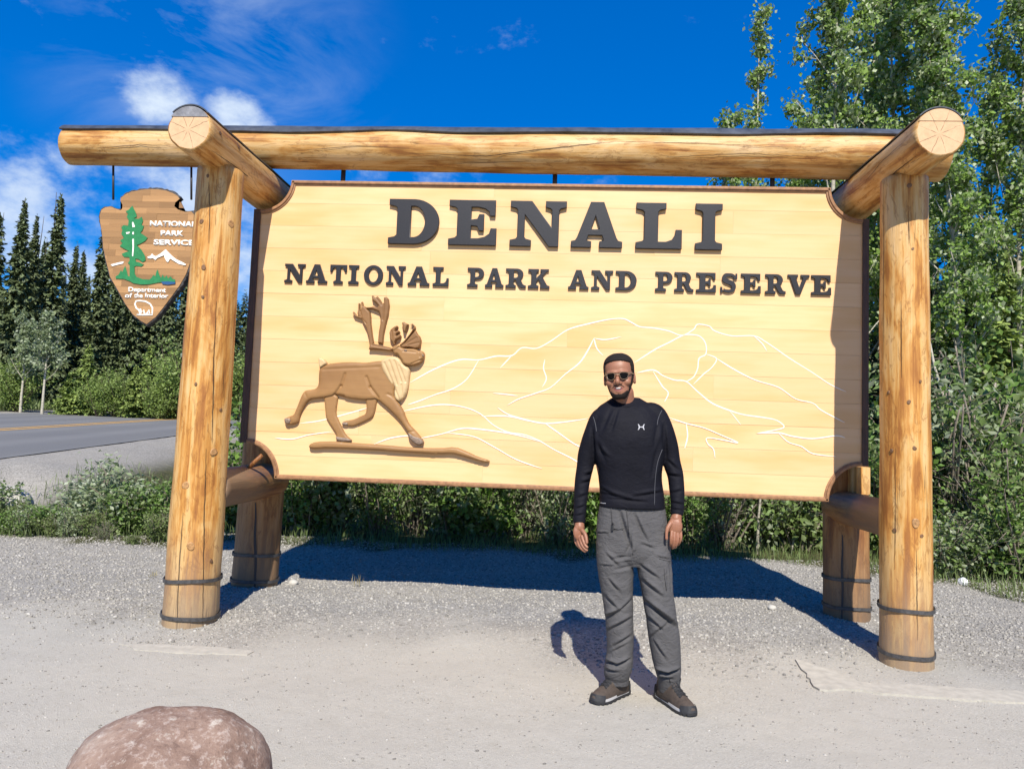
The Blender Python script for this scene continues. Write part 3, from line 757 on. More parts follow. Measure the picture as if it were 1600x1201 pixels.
rows = 13; zl = [PZ0+(PZ1-PZ0)*i/rows for i in range(1, rows)]
rj = random.Random(11); jn = []
for r in range(rows):
    a = rj.uniform(-1.5, 1.4); jn.append([a] if rj.random() < 0.55 else sorted([rj.uniform(-1.7, -0.5), rj.uniform(0.3, 1.7)]))
split_boards(panel_outline(0.0), zl, jn, 0.0013, YP, 0.035, 'plank', M['plank'], sign)
# backing, side strips
mb = MB(); mb.box((PX0+0.26, YP+0.036, PZ0+0.005), (PX1-0.26, YP+0.085, PZ1-0.005))
mb.build('backing_board', M['backing'], sign)
for s, x in ((-1, PX0), (1, PX1)):
    mb = MB(); xa, xb = (x-0.055, x+0.001) if s < 0 else (x-0.001, x+0.045)
    mb.box((xa, YP-0.012, PZ0+0.275), (xb, YP+0.085, PZ1-ARC+0.005)); mb.build('side_rail', M['backing'], sign)
def molding(path, name='trim', w=0.034, proud=0.022, mat='trim'):
    """square moulding laid along a path in the panel's plane, proud of the boards"""
    V = []; F = []; n = len(path)
    for i, (x, z) in enumerate(path):
        p, q = path[max(i-1, 0)], path[min(i+1, n-1)]
        t = Vector((q[0]-p[0], q[1]-p[1])).normalized(); nn = Vector((-t.y, t.x))
        for a, y in ((0, YP-0.003), (0, YP-proud*0.8), (0.25, YP-proud), (0.62, YP-proud), (0.70, YP-proud*0.55), (1.0, YP-proud*0.45), (1.0, YP-0.003)):
            V.append((x+nn.x*w*a, y, z+nn.y*w*a))
    k = 7
    for i in range(n-1):
        for j in range(k-1): F.append((i*k+j, i*k+j+1, (i+1)*k+j+1, (i+1)*k+j))
    F.append(tuple(range(k))); F.append(tuple(reversed([(n-1)*k+j for j in range(k)])))
    me = mesh_from(name, V, F); bm = bmesh.new(); bm.from_mesh(me); bmesh.ops.recalc_face_normals(bm, faces=bm.faces); bm.to_mesh(me); bm.free()
    link(name, me, M[mat], sign)
A2 = ARC+0.002
def arc(cx, cz, rx, rz, a0, a1, n=16): return [(cx+rx*math.cos(rad(a0+(a1-a0)*i/n)), cz+rz*math.sin(rad(a0+(a1-a0)*i/n))) for i in range(n+1)]
molding([(PX1-ARC-0.001, PZ1), (PX0+ARC+0.001, PZ1)]); molding([(PX0+ARC+0.001, PZ0), (PX1-ARC-0.001, PZ0)])
molding(arc(PX0, PZ1, ARC, ARC, 359.5, 270.5)); molding(arc(PX1, PZ1, ARC, ARC, 269.5, 180.5))
molding(arc(PX0, PZ0, ARC, 0.275, 89.5, 0.5)); molding(arc(PX1, PZ0, ARC, 0.275, 179.5, 90.5))
for px in (533, 867, 1210):
    x = at(px, 275, YP).x; mb = MB(); mb.tube([(x, YP+0.055, PZ1-0.06), (x, YP+0.055, 3.50)], 0.019, 10); mb.build('hanger_rod', M['rod'], sign, True)

# letters: slab-serif outlines on a unit height
def _arc(cx, cy, rx, ry, a0, a1, n=10): return [(cx+rx*math.cos(rad(a0+(a1-a0)*i/n)), cy+ry*math.sin(rad(a0+(a1-a0)*i/n))) for i in range(n+1)]
S = 0.135
GL = {}
GL['I'] = (0.60, [(0, 0), (.60, 0), (.60, S), (.47, S+.03), (.44, S+.07), (.44, 1-S-.07), (.47, 1-S-.03), (.60, 1-S), (.60, 1), (0, 1), (0, 1-S), (.13, 1-S-.03), (.16, 1-S-.07), (.16, S+.07), (.13, S+.03), (0, S)], [])
GL['L'] = (0.95, [(0, 0), (.95, 0), (.95, .42), (.82, .42), (.80, .30), (.74, .20), (.62, S+.02), (.46, S+.02), (.46, 1-S-.06), (.50, 1-S-.02), (.62, 1-S), (.62, 1), (0, 1), (0, 1-S), (.13, 1-S-.03), (.17, 1-S-.07), (.17, S+.07), (.13, S+.03), (0, S)], [])
GL['E'] = (0.98, [(0, 0), (.98, 0), (.98, .38), (.86, .38), (.83, .26), (.74, .19), (.60, S+.02), (.46, S+.02), (.46, .435), (.58, .42), (.62, .32), (.72, .32), (.72, .69), (.62, .69), (.58, .585), (.46, .57), (.46, 1-S-.02), (.60, 1-S-.02), (.74, 1-.19), (.82, .74), (.84, .65), (.95, .65), (.95, 1), (0, 1), (0, 1-S), (.13, 1-S-.03), (.17, 1-S-.07), (.17, S+.07), (.13, S+.03), (0, S)], [])
GL['D'] = (1.05, [(0, 0), (.52, 0)]+_arc(.52, .5, .53, .5, -88, 88, 18)+[(.52, 1), (0, 1), (0, 1-S), (.13, 1-S-.03), (.17, 1-S-.07), (.17, S+.07), (.13, S+.03), (0, S)],
           [[(.46, S+.02), (.52, S+.02)]+_arc(.52, .5, .235, .345, -85, 85, 14)+[(.52, 1-S-.02), (.46, 1-S-.02)]])
GL['N'] = (1.15, [(0, 0), (.44, 0), (.44, S), (.33, S+.03), (.30, S+.07), (.30, .70), (.80, 0), (1.0, 0), (1.0, 1-S-.07), (1.03, 1-S-.03), (1.15, 1-S), (1.15, 1), (.72, 1), (.72, 1-S), (.82, 1-S-.03), (.85, 1-S-.07), (.85, .42), (.44, 1), (0, 1), (0, 1-S), (.12, 1-S-.03), (.15, 1-S-.07), (.15, S+.07), (.12, S+.03), (0, S)], [])
GL['A'] = (1.16, [(0, 0), (.46, 0), (.46, S), (.35, S+.02), (.39, .27), (.70, .27), (.745, S+.02), (.64, S), (.64, 0), (1.16, 0), (1.16, S), (1.07, S+.02), (1.03, S+.08), (.73, 1), (.43, 1), (.13, S+.08), (.09, S+.02), (0, S)],
           [[(.44, .40), (.545, .70), (.65, .40)]])
GL['T'] = (1.0, [(.22, 0), (.78, 0), (.78, S), (.67, S+.03), (.64, S+.07), (.64, 1-S-.02), (.74, 1-S-.02), (.83, .78), (.87, .62), (1.0, .62), (1.0, 1), (0, 1), (0, .62), (.13, .62), (.17, .78), (.26, 1-S-.02), (.36, 1-S-.02), (.36, S+.07), (.33, S+.03), (.22, S)], [])
GL['O'] = (1.08, _arc(.54, .5, .54, .52, 0, 350, 35), [_arc(.54, .5, .26, .365, 0, 348, 29)])
GL['P'] = (0.98, [(0, 0), (.62, 0), (.62, S), (.49, S+.03), (.46, S+.07), (.46, .40), (.60, .40)]+_arc(.62, .70, .36, .30, -88, 88, 14)+[(.60, 1), (0, 1), (0, 1-S), (.13, 1-S-.03), (.17, 1-S-.07), (.17, S+.07), (.13, S+.03), (0, S)],
           [[(.46, .53), (.56, .53)]+_arc(.58, .70, .115, .165, -85, 85, 10)+[(.56, .87), (.46, .87)]])
GL['R'] = (1.14, [(0, 0), (.58, 0), (.58, S), (.49, S+.03), (.46, S+.07), (.46, .40), (.55, .40), (.72, .12), (.80, .02), (.90, 0), (1.14, 0), (1.14, S), (1.04, S+.02), (.97, .20), (.84, .43)]+_arc(.62, .71, .36, .29, -40, 88, 11)+[(.60, 1), (0, 1), (0, 1-S), (.13, 1-S-.03), (.17, 1-S-.07), (.17, S+.07), (.13, S+.03), (0, S)],
           [[(.46, .53), (.56, .53)]+_arc(.58, .70, .115, .165, -85, 85, 10)+[(.56, .87), (.46, .87)]])
GL['K'] = (1.18, [(0, 0), (.58, 0), (.58, S), (.49, S+.03), (.46, S+.07), (.46, .34), (.57, .46), (.72, S+.06), (.66, S), (.66, 0), (1.18, 0), (1.18, S), (1.08, S+.02), (1.02, S+.07), (.77, .62), (.98, .83), (1.04, 1-S), (1.12, 1-S), (1.12, 1), (.66, 1), (.66, 1-S), (.72, 1-S-.02), (.71, .80), (.46, .55), (.46, 1-S-.07), (.49, 1-S-.03), (.58, 1-S), (.58, 1), (0, 1), (0, 1-S), (.13, 1-S-.03), (.17, 1-S-.07), (.17, S+.07), (.13, S+.03), (0, S)], [])
GL['V'] = (1.14, [(.43, 0), (.68, 0), (1.0, 1-S-.06), (1.05, 1-S-.01), (1.14, 1-S), (1.14, 1), (.68, 1), (.68, 1-S), (.78, 1-S-.02), (.79, 1-S-.06), (.61, .36), (.44, 1-S-.06), (.45, 1-S-.02), (.54, 1-S), (.54, 1), (0, 1), (0, 1-S), (.08, 1-S-.01), (.13, 1-S-.06)], [])
def s_outline():
    cen = [(.80, .70), (.78, .83), (.64, .905), (.46, .91), (.28, .88), (.20, .755), (.26, .63), (.46, .555), (.66, .48), (.76, .36), (.73, .20), (.58, .105), (.40, .09), (.20, .14), (.14, .30)]
    w = [.05, .085, .095, .10, .13, .145, .15, .15, .15, .15, .14, .10, .095, .085, .05]
    # smooth the centre line
    P = []; Wd = []
    for i in range(len(cen)-1):
        p0, p1, p2, p3 = cen[max(i-1, 0)], cen[i], cen[i+1], cen[min(i+2, len(cen)-1)]
        for j in range(4):
            t = j/4
            P.append(tuple(0.5*((2*p1[k])+(-p0[k]+p2[k])*t+(2*p0[k]-5*p1[k]+4*p2[k]-p3[k])*t*t+(-p0[k]+3*p1[k]-3*p2[k]+p3[k])*t**3) for k in (0, 1))); Wd.append(w[i]*(1-t)+w[i+1]*t)
    P.append(cen[-1]); Wd.append(w[-1]); Lf = []; Rt = []
    for i, p in enumerate(P):
        a, b = P[max(i-1, 0)], P[min(i+1, len(P)-1)]; t = Vector((b[0]-a[0], b[1]-a[1])).normalized(); nn = Vector((-t.y, t.x))
        Lf.append((p[0]+nn.x*Wd[i]*.8, p[1]+nn.y*Wd[i]*.8)); Rt.append((p[0]-nn.x*Wd[i]*.8, p[1]-nn.y*Wd[i]*.8))
    # serif spurs
    return Lf+[(.0, .30), (.0, .02), (.10, .02)]+list(reversed(Rt))[2:-2]+[(.86, .98), (.95, .98), (.95, .70)]
GL['S'] = (0.95, _arc(.5, .5, .4, .5, 0, 340, 8), [])
GL['S'] = (0.95, s_outline(), [])
def letter(ch, px0, px1, pym, z0, h, depth, bev):
    wid, outl, holes = GL[ch]
    x0 = at(px0, pym, YP-depth).x; x1 = at(px1, pym, YP-depth).x; sx = (x1-x0)/wid
    tr = lambda ring: [(x0+p[0]*sx, z0+p[1]*h) for p in ring]
    me = fill_extrude(tr(outl), [tr(q) for q in holes], depth, bev if ch != 'S' else 0.0)
    shift(me, 0, YP-depth-0.001, 0)
    link('letter', me, M['letter'], sign)
for ch, a, b in [('D', 607, 686), ('E', 701, 776), ('N', 797, 885), ('A', 893, 973), ('L', 994, 1066), ('I', 1087, 1129)]:
    letter(ch, a, b, 350, 2.868, 0.364, 0.030, 0.0035)
for word in [[('N', 444, 476), ('A', 478, 511), ('T', 515, 541), ('I', 544, 560), ('O', 568, 598), ('N', 603, 633), ('A', 637, 671), ('L', 676, 701)],
             [('P', 730, 756), ('A', 758, 787), ('R', 790, 822), ('K', 825, 859)], [('A', 888, 920), ('N', 924, 958), ('D', 962, 995)],
             [('P', 1024, 1051), ('R', 1054, 1084), ('E', 1088, 1119), ('S', 1126, 1152), ('E', 1158, 1189), ('R', 1196, 1228), ('V', 1231, 1265), ('E', 1268, 1299)]]:
    for ch, a, b in word: letter(ch, a, b, 437, 2.537, 0.154, 0.017, 0.002)

# engraved and whitened mountain lines: shallow painted grooves with soft, uneven width
def Zm(pts, ox=640, oy=470, s=2.2222): return [(ox+x/s, oy+y/s) for x, y in pts]
LINES = [Zm(p) for p in [
    [(0, 285), (80, 240), (170, 205), (240, 205), (300, 192), (355, 190), (390, 163), (440, 165), (490, 140), (550, 100), (620, 80), (690, 65), (740, 62), (770, 75), (800, 90), (850, 95), (900, 105), (945, 120), (985, 100), (1000, 82), (1040, 88), (1060, 105), (1120, 122), (1195, 122), (1240, 145), (1320, 200), (1400, 250), (1460, 290), (1515, 315)],
    [(240, 205), (200, 270), (150, 305), (90, 325), (40, 345), (-5, 360)], [(355, 190), (315, 232)], [(470, 203), (465, 235), (475, 270), (460, 300)],
    [(640, 130), (620, 170), (590, 215), (540, 255), (490, 300), (440, 320), (380, 340), (340, 362)], [(640, 130), (650, 165), (672, 190)], [(640, 130), (680, 135), (735, 125)],
    [(290, 320), (340, 325), (375, 330)], [(-30, 385), (60, 365), (130, 360), (200, 372), (250, 395), (290, 430), (340, 455), (400, 465), (450, 485), (500, 515), (560, 545), (600, 570)],
    [(250, 400), (340, 400), (410, 415), (470, 425), (540, 420), (620, 408)], [(305, 370), (345, 395), (420, 415)], [(470, 425), (520, 460), (570, 495), (610, 515)],
    [(30, 478), (110, 462), (180, 443), (240, 445), (330, 457), (400, 472), (450, 488)], [(130, 458), (220, 470), (290, 505), (370, 550), (460, 582)],
    [(780, 215), (850, 170), (900, 145), (950, 120), (985, 118), (1010, 125), (1028, 150), (1028, 185), (1005, 200), (1000, 235), (985, 265), (960, 280)],
    [(790, 250), (845, 240), (880, 260), (920, 275), (960, 280), (1000, 315), (1050, 355), (1110, 380), (1160, 395), (1230, 405), (1275, 415), (1300, 438), (1260, 450), (1205, 460)],
    [(845, 245), (870, 285), (880, 300), (898, 320), (885, 350)], [(1028, 185), (1065, 200), (1050, 230), (1020, 255), (985, 290)],
    [(1065, 200), (1130, 240), (1200, 275), (1280, 300), (1340, 340), (1400, 355), (1430, 380), (1510, 422)], [(1110, 380), (1150, 430)],
    [(900, 405), (960, 425), (1020, 440), (1080, 465), (1140, 492), (1100, 485), (1035, 475), (1035, 495), (1055, 515), (1060, 545)], [(960, 425), (965, 470), (955, 512)],
    [(1205, 460), (1280, 458), (1330, 470), (1400, 478), (1480, 468), (1512, 475)], [(1280, 458), (1315, 490), (1360, 505), (1400, 530), (1480, 540)], [(1195, 122), (1225, 150), (1240, 175)]]]
LINES += [Zm(p, 420, 380, 3.1605) for p in [[(30, 960), (80, 966), (130, 964), (200, 945), (310, 930)], [(155, 888), (230, 880), (300, 865), (400, 838), (490, 812)], [(520, 992), (600, 962), (690, 950), (760, 962)]]]
M['groove'] = simple('whitened_groove', (0.82, 0.745, 0.62), 0.7)
def engraved(pts, i):
    P = []
    for j in range(len(pts)-1):
        p0, p1, p2, p3 = pts[max(j-1, 0)], pts[j], pts[j+1], pts[min(j+2, len(pts)-1)]
        for q in range(5):
            t = q/5; P.append(tuple(0.5*((2*p1[k])+(-p0[k]+p2[k])*t+(2*p0[k]-5*p1[k]+4*p2[k]-p3[k])*t*t+(-p0[k]+3*p1[k]-3*p2[k]+p3[k])*t**3) for k in (0, 1)))
    P.append(pts[-1]); n = len(P); V = []; F = []
    W3 = [at(x, y, YP) for x, y in P]
    dy = 0.0002*(i % 7)
    for j, p in enumerate(W3):
        t = (W3[min(j+1, n-1)]-W3[max(j-1, 0)]); t = Vector((t.x, t.z)); t = t.normalized() if t.length > 1e-9 else Vector((1, 0)); nn = Vector((-t.y, t.x))
        w = 0.0058*(0.62+0.6*abs(mnoise.noise(Vector((j*0.07, i*3.3, 0)))))*min(1, 0.35+min(j, n-1-j)*0.25)
        for a, y in ((-1, -0.0016), (-0.55, -0.0026), (0.55, -0.0026), (1, -0.0016)): V.append((p.x+nn.x*w*a, YP+y-dy, p.z+nn.y*w*a))
    for j in range(n-1):
        for k in range(3): F.append((j*4+k, j*4+k+1, (j+1)*4+k+1, (j+1)*4+k))
    me = mesh_from('mountain_line', V, F); bm = bmesh.new(); bm.from_mesh(me)
    for f in bm.faces:
        f.normal_update()
        if f.normal.y > 0: f.normal_flip()
    bm.to_mesh(me); bm.free()
    link('mountain_line', me, M['groove'], sign)
for i, p in enumerate(LINES): engraved(p, i)

# ---- carved relief: an outline puffed up to a rounded slab
def inside(poly, X, Z):
    r = np.zeros(X.shape, bool); n = len(poly); j = n-1
    for i in range(n):
        xi, zi = poly[i]; xj, zj = poly[j]
        c = ((zi > Z) != (zj > Z)) & (X < (xj-xi)*(Z-zi)/(zj-zi+1e-12)+xi); r ^= c; j = i
    return r
def edge_dist(poly, X, Z):
    D = np.full(X.shape, 1e9); PXn = X.copy(); PZn = Z.copy(); n = len(poly)
    for i in range(n):
        ax, az = poly[i]; bx, bz = poly[(i+1) % n]; dx, dz = bx-ax, bz-az; L2 = dx*dx+dz*dz+1e-12
        t = np.clip(((X-ax)*dx+(Z-az)*dz)/L2, 0, 1); qx, qz = ax+t*dx, az+t*dz; d = np.hypot(X-qx, Z-qz); k = d < D
        D = np.where(k, d, D); PXn = np.where(k, qx, PXn); PZn = np.where(k, qz, PZn)
    return D, PXn, PZn
def chaikin(p, it=2):
    for _ in range(it):
        q = []
        for i in range(len(p)):
            a, b = p[i], p[(i+1) % len(p)]; q += [(a[0]*.75+b[0]*.25, a[1]*.75+b[1]*.25), (a[0]*.25+b[0]*.75, a[1]*.25+b[1]*.75)]
        p = q
    return p
def relief(name, poly, y_back, height, radius, mat, parent, cell=0.006, detail=0.0, seed=0, grooves=None, smooth_it=1):
    poly = chaikin(poly, smooth_it)
    xs = [p[0] for p in poly]; zs = [p[1] for p in poly]
    gx = np.arange(min(xs)-2*cell, max(xs)+2*cell, cell); gzz = np.arange(min(zs)-2*cell, max(zs)+2*cell, cell)
    X, Z = np.meshgrid(gx, gzz); ins = inside(poly, X, Z); D, QX, QZ = edge_dist(poly, X, Z)
    Xc, Zc = X[:-1, :-1]+cell/2, Z[:-1, :-1]+cell/2
    use = inside(poly, Xc, Zc)
    snap = ~ins | (D < cell*0.55)
    VX = np.where(snap, QX, X); VZ = np.where(snap, QZ, Z)
    d = np.where(snap, 0, D); t = np.clip(d/radius, 0, 1); H = height*(0.62+0.38*np.sqrt(np.clip(1-(1-t)**2, 0, 1)))
    if detail:
        for s_, a_ in ((9, 1.0), (23, .5)): H = H+detail*a_*np.sin(s_*VX*3+seed)*np.sin(s_*VZ*2.1+seed*1.7)*t
    if grooves:
        for (a, b, w, amp) in grooves:
            ax, az = a; dx, dz = b[0]-ax, b[1]-az; L2 = dx*dx+dz*dz
            tt = np.clip(((VX-ax)*dx+(VZ-az)*dz)/L2, 0, 1); dd = np.hypot(VX-ax-tt*dx, VZ-az-tt*dz); H = H-amp*np.exp(-(dd/w)**2)
    ny, nx = X.shape
    idx = -np.ones(X.shape, int); need = np.zeros(X.shape, bool)
    for a in (0, 1):
        for b in (0, 1): need[a:ny-1+a, b:nx-1+b] |= use
    idx[need] = np.arange(need.sum())
    V = np.stack([VX[need], y_back-H[need], VZ[need]], 1)
    jj, ii = np.nonzero(use)
    F = np.stack([idx[jj, ii], idx[jj, ii+1], idx[jj+1, ii+1], idx[jj+1, ii]], 1)
    me = indexed_mesh(name, V, F, True)
    bm = bmesh.new(); bm.from_mesh(me); bmesh.ops.remove_doubles(bm, verts=bm.verts[:], dist=cell*0.02)
    be = [e for e in bm.edges if e.is_boundary]
    ex = bmesh.ops.extrude_edge_only(bm, edges=be)
    for v in ex['geom']:
        if isinstance(v, bmesh.types.BMVert): v.co.y = y_back+0.001
    bmesh.ops.recalc_face_normals(bm, faces=bm.faces[:])
    for e in bm.edges:
        if e in be: e.smooth = False
    bm.to_mesh(me); bm.free()
    return link(name, me, mat, parent)
def Zc_(pts): # zoom of the caribou -> panel plane (x, z)
    out = []
    for x, y in pts:
        p = at(420+x/3.1605, 380+y/3.1605, YP-0.02); out.append((p.x, p.z))
    return out
def Zb_(pts): return [(lambda v: (v.x, v.z))(at(430+x/6.4, 550+y/6.4, YP-0.02)) for x, y in pts]
def Zt_(pts): return [(lambda v: (v.x, v.z))(at(540+x/10.007, 450+y/10.007, YP-0.02)) for x, y in pts]
gp = lambda *pts: [(Zb_([a])[0], Zb_([b])[0], w, amp) for a, b, w, amp in pts]
gt = lambda *pts: [(Zt_([a])[0], Zt_([b])[0], w, amp) for a, b, w, amp in pts]
Yb = YP-0.0015
CW, CD = M['carving'], M['carving_dark']
car = relief('caribou_relief', Zb_([(450, 165), (520, 122), (650, 105), (780, 100), (900, 110), (960, 100), (1060, 88), (1130, 100), (1215, 220), (1250, 330), (1195, 360), (1190, 440), (1225, 490), (1265, 550), (1292, 600), (1302, 640), (1340, 720), (1400, 780), (1450, 840), (1487, 890), (1482, 920), (1440, 932), (1400, 915), (1370, 890), (1340, 860), (1330, 800), (1290, 740), (1240, 670), (1180, 610), (1110, 545), (1045, 490), (1020, 466), (960, 476), (860, 476), (760, 466), (680, 446), (620, 426), (600, 432), (520, 452), (430, 462), (342, 472), (300, 522), (252, 610), (237, 690), (215, 712), (160, 727), (105, 716), (94, 690), (110, 660), (150, 640), (190, 630), (215, 570), (250, 480), (280, 410), (310, 382), (380, 376), (420, 360), (440, 320), (440, 240), (445, 190)]),
    Yb, 0.044, 0.035, CW, sign, 0.0058, 0.0008, 1, gp(((705, 220), (665, 340), .010, .010), ((665, 340), (600, 430), .010, .014), ((600, 430), (690, 440), .008, .010), ((920, 250), (955, 350), .010, .010), ((955, 350), (1035, 455), .010, .012), ((470, 175), (1050, 150), .010, .004), ((300, 400), (330, 460), .007, .004), ((1130, 420), (1190, 450), .009, .006), ((150, 640), (165, 700), .005, .006), ((1335, 800), (1400, 790), .005, .006)))
relief('rear_leg', Zb_([(485, 430), (500, 560), (505, 650), (540, 710), (580, 770), (612, 820), (608, 870), (640, 892), (700, 897), (772, 886), (730, 850), (700, 820), (660, 740), (627, 670), (606, 620), (612, 540), (632, 420)]), Yb, 0.028, 0.02, CW, car, 0.005, 0.0, 3)
relief('front_leg', Zb_([(900, 440), (915, 540), (908, 618), (860, 638), (800, 668), (750, 680), (690, 690), (666, 708), (672, 732), (720, 737), (780, 742), (830, 722), (900, 692), (972, 652), (992, 600), (1006, 540), (1022, 440)]), Yb, 0.027, 0.02, CW, car, 0.005, 0.0, 4)
for hp, h_ in (([(94, 664), (125, 655), (170, 668), (165, 700), (150, 722), (106, 716)], .049), ([(608, 838), (640, 845), (690, 850), (730, 860), (774, 885), (700, 898), (640, 893), (608, 874)], .034), ([(664, 706), (700, 696), (735, 705), (730, 736), (676, 734)], .033), ([(1330, 800), (1360, 812), (1400, 840), (1450, 850), (1488, 892), (1482, 922), (1438, 933), (1395, 912), (1368, 888), (1340, 858)], .049)):
    relief('hoof', Zb_(hp), Yb, h_, 0.015, M['hoof'], car, 0.0045)
relief('mane', Zb_([(1060, 90), (1100, 60), (1180, 40), (1250, 60), (1290, 130), (1355, 165), (1345, 250), (1335, 340), (1310, 430), (1250, 500), (1200, 470), (1195, 400), (1205, 345), (1150, 310), (1110, 240), (1070, 170)]), Yb, 0.054, 0.03, M['carving_pale'], car, 0.005, 0.0012, 6,
       gp(((1100, 110), (1190, 320), .006, .008), ((1150, 90), (1230, 330), .006, .008), ((1200, 90), (1270, 300), .006, .008), ((1250, 140), (1310, 300), .006, .007), ((1210, 380), (1250, 480), .006, .007), ((1270, 330), (1280, 440), .006, .007)))
relief('head', Zt_([(728, 950), (800, 908), (870, 918), (900, 943), (960, 950), (1100, 955), (1150, 988), (1210, 983), (1240, 1030), (1236, 1090), (1200, 1150), (1150, 1192), (1060, 1215), (960, 1215), (900, 1185), (860, 1115), (820, 1052), (760, 1032)]), Yb, 0.062, 0.022, CW, car, 0.0042, 0.0, 7,
       gt(((1040, 1190), (1215, 1120), .005, .008), ((1185, 1000), (1180, 1080), .006, .006), ((820, 1040), (900, 1150), .008, .006), ((920, 990), (1120, 1010), .008, .005)))
relief('eye', Zt_([(925, 965), (960, 958), (985, 975), (980, 1000), (945, 1005), (925, 990)]), Yb, 0.064, 0.006, M['hoof'], car, 0.0028)
relief('nostril', Zt_([(1205, 1030), (1235, 1035), (1238, 1080), (1215, 1085), (1200, 1060)]), Yb, 0.062, 0.006, M['hoof'], car, 0.0028)
relief('ear', Zt_([(735, 940), (790, 895), (860, 900), (850, 940), (790, 985), (750, 985)]), Yb, 0.066, 0.01, CW, car, 0.0038)
def ant(pts, h_, cell=.0036, gr=None, it=0): relief('antler', Zt_(pts), Yb, h_, 0.012, CD, car, cell, 0.0, 0, gr, it)
ant([(380, 915), (365, 780), (330, 640), (290, 560), (255, 490), (200, 468), (142, 445), (115, 385), (130, 368), (165, 418), (212, 446), (188, 400), (200, 330), (203, 238), (226, 240), (226, 325), (240, 362), (252, 290), (243, 225), (267, 215), (284, 286), (312, 290), (330, 322), (386, 380), (396, 450), (400, 560), (420, 720), (442, 862), (420, 930)], .040, gr=gt(((240, 450), (330, 560), .006, .005), ((225, 330), (260, 440), .004, .008)))
ant([(368, 960), (384, 888), (440, 868), (560, 898), (700, 928), (745, 948), (732, 984), (600, 972), (450, 958)], .046, gr=gt(((430, 895), (700, 950), .006, .010)))
ant([(508, 860), (520, 700), (545, 560), (548, 450), (525, 372), (400, 322), (318, 328), (330, 300), (400, 298), (430, 290), (500, 300), (518, 280), (478, 232), (425, 202), (410, 130), (430, 118), (465, 152), (500, 128), (542, 180), (580, 250), (602, 228), (600, 150), (640, 138), (672, 170), (686, 280), (672, 400), (636, 540), (602, 700), (584, 870)], .036, gr=gt(((600, 260), (590, 500), .007, .006), ((480, 150), (570, 270), .005, .007)))
ant([(765, 905), (702, 800), (690, 700), (710, 650), (760, 608), (810, 588), (824, 610), (786, 652), (782, 680), (836, 664), (852, 690), (802, 726), (797, 750), (850, 724), (874, 750), (852, 786), (797, 812), (777, 850), (775, 905)], .046, gr=gt(((730, 680), (745, 860), .006, .006)))
ant([(848, 895), (920, 830), (1010, 720), (1080, 612), (1050, 572), (990, 572), (962, 640), (946, 702), (910, 682), (900, 600), (888, 545), (920, 533), (960, 558), (1010, 578), (1050, 558), (1092, 600), (1097, 632), (1020, 742), (960, 822), (892, 905)], .056)
ant([(850, 912), (940, 852), (1030, 742), (1100, 662), (1132, 720), (1167, 760), (1187, 820), (1177, 900), (1150, 942), (1090, 952), (990, 927), (900, 937)], .050, gr=gt(((900, 910), (1120, 780), .007, .005), ((980, 900), (1150, 860), .006, .005)))
relief('tail', Zb_([(440, 50), (470, 62), (500, 75), (525, 118), (490, 140), (455, 165), (442, 130)]), Yb, 0.050, 0.012, M['carving_pale'], car, 0.0042)
relief('ground_ledge', Zc_([(198, 996), (230, 979), (320, 977), (420, 985), (550, 994), (700, 1008), (850, 1012), (920, 1004), (980, 1028), (1040, 1057), (1092, 1071), (1086, 1084), (1040, 1076), (960, 1051), (900, 1036), (850, 1041), (700, 1033), (500, 1019), (300, 1010), (205, 1017)]), Yb, 0.044, 0.02, M['carving'], sign, 0.008, 0.0, 9)

# ------------------------------------------------------------------ arrowhead sign
YA = YP
arrow = root('arrowhead_sign', tuple(at(229, 506, YA)), 'hanging arrowhead shaped wooden sign with green tree and white lettering', 'sign')
def Za(pts, Y=YA):
    out = []
    for x, y in pts:
        p = at(130+x/4.805, 270+y/4.805, Y); out.append((p.x, p.z))
    return out
AOUT = [(122, 320), (137, 277), (165, 260), (205, 252), (235, 267), (280, 281), (293, 268), (295, 240), (280, 212), (281, 190), (310, 167), (360, 143), (420, 131), (480, 122), (560, 124), (620, 133), (672, 152), (706, 172), (722, 196), (692, 222), (684, 252), (712, 276), (768, 294), (810, 290), (838, 320), (842, 380), (832, 470), (818, 560), (800, 680), (772, 760), (720, 850), (620, 985), (545, 1080), (475, 1136), (430, 1110), (370, 1060), (320, 990), (260, 882), (202, 780), (176, 680), (150, 560), (140, 440), (126, 370)]
# rim slab with a chipped edge, 6 cm thick
rr = random.Random(3); chip = []
for i in range(len(AOUT)):
    a, b = AOUT[i], AOUT[(i+1) % len(AOUT)]; k = max(1, int(math.hypot(b[0]-a[0], b[1]-a[1])/16))
    for j in range(k):
        t = j/k; x, y = a[0]*(1-t)+b[0]*t, a[1]*(1-t)+b[1]*t
        dx, dy = x-475, y-560; L_ = math.hypot(dx, dy); e = 13+rr.uniform(-5, 6); chip.append((x+dx/L_*e, y+dy/L_*e))
me = fill_extrude(Za(chip), [], 0.060, 0.008); shift(me, 0, YA+0.006, 0); link('rim_board', me, M['rim'], arrow)
zt = Za([(475, 125)])[0][1]; zb = Za([(475, 1136)])[0][1]; na = 22
azl = [zb+(zt-zb)*i/na for i in range(1, na)]
rj = random.Random(21); ajn = []
xl, xr_ = Za([(122, 500)])[0][0], Za([(840, 500)])[0][0]
for r in range(na):
    ajn.append(sorted(xl+(xr_-xl)*(k+rj.uniform(.2, .8))/3 for k in range(3)))
split_boards(Za(AOUT), azl, ajn, 0.0008, YA, 0.012, 'wood_strip', M['strip'], arrow)
def flat(name, pts, mat, dy, depth=0.004):
    me = fill_extrude(Za(pts), [], depth, 0.0); shift(me, 0, YA-dy-depth, 0); return link(name, me, M[mat], arrow)
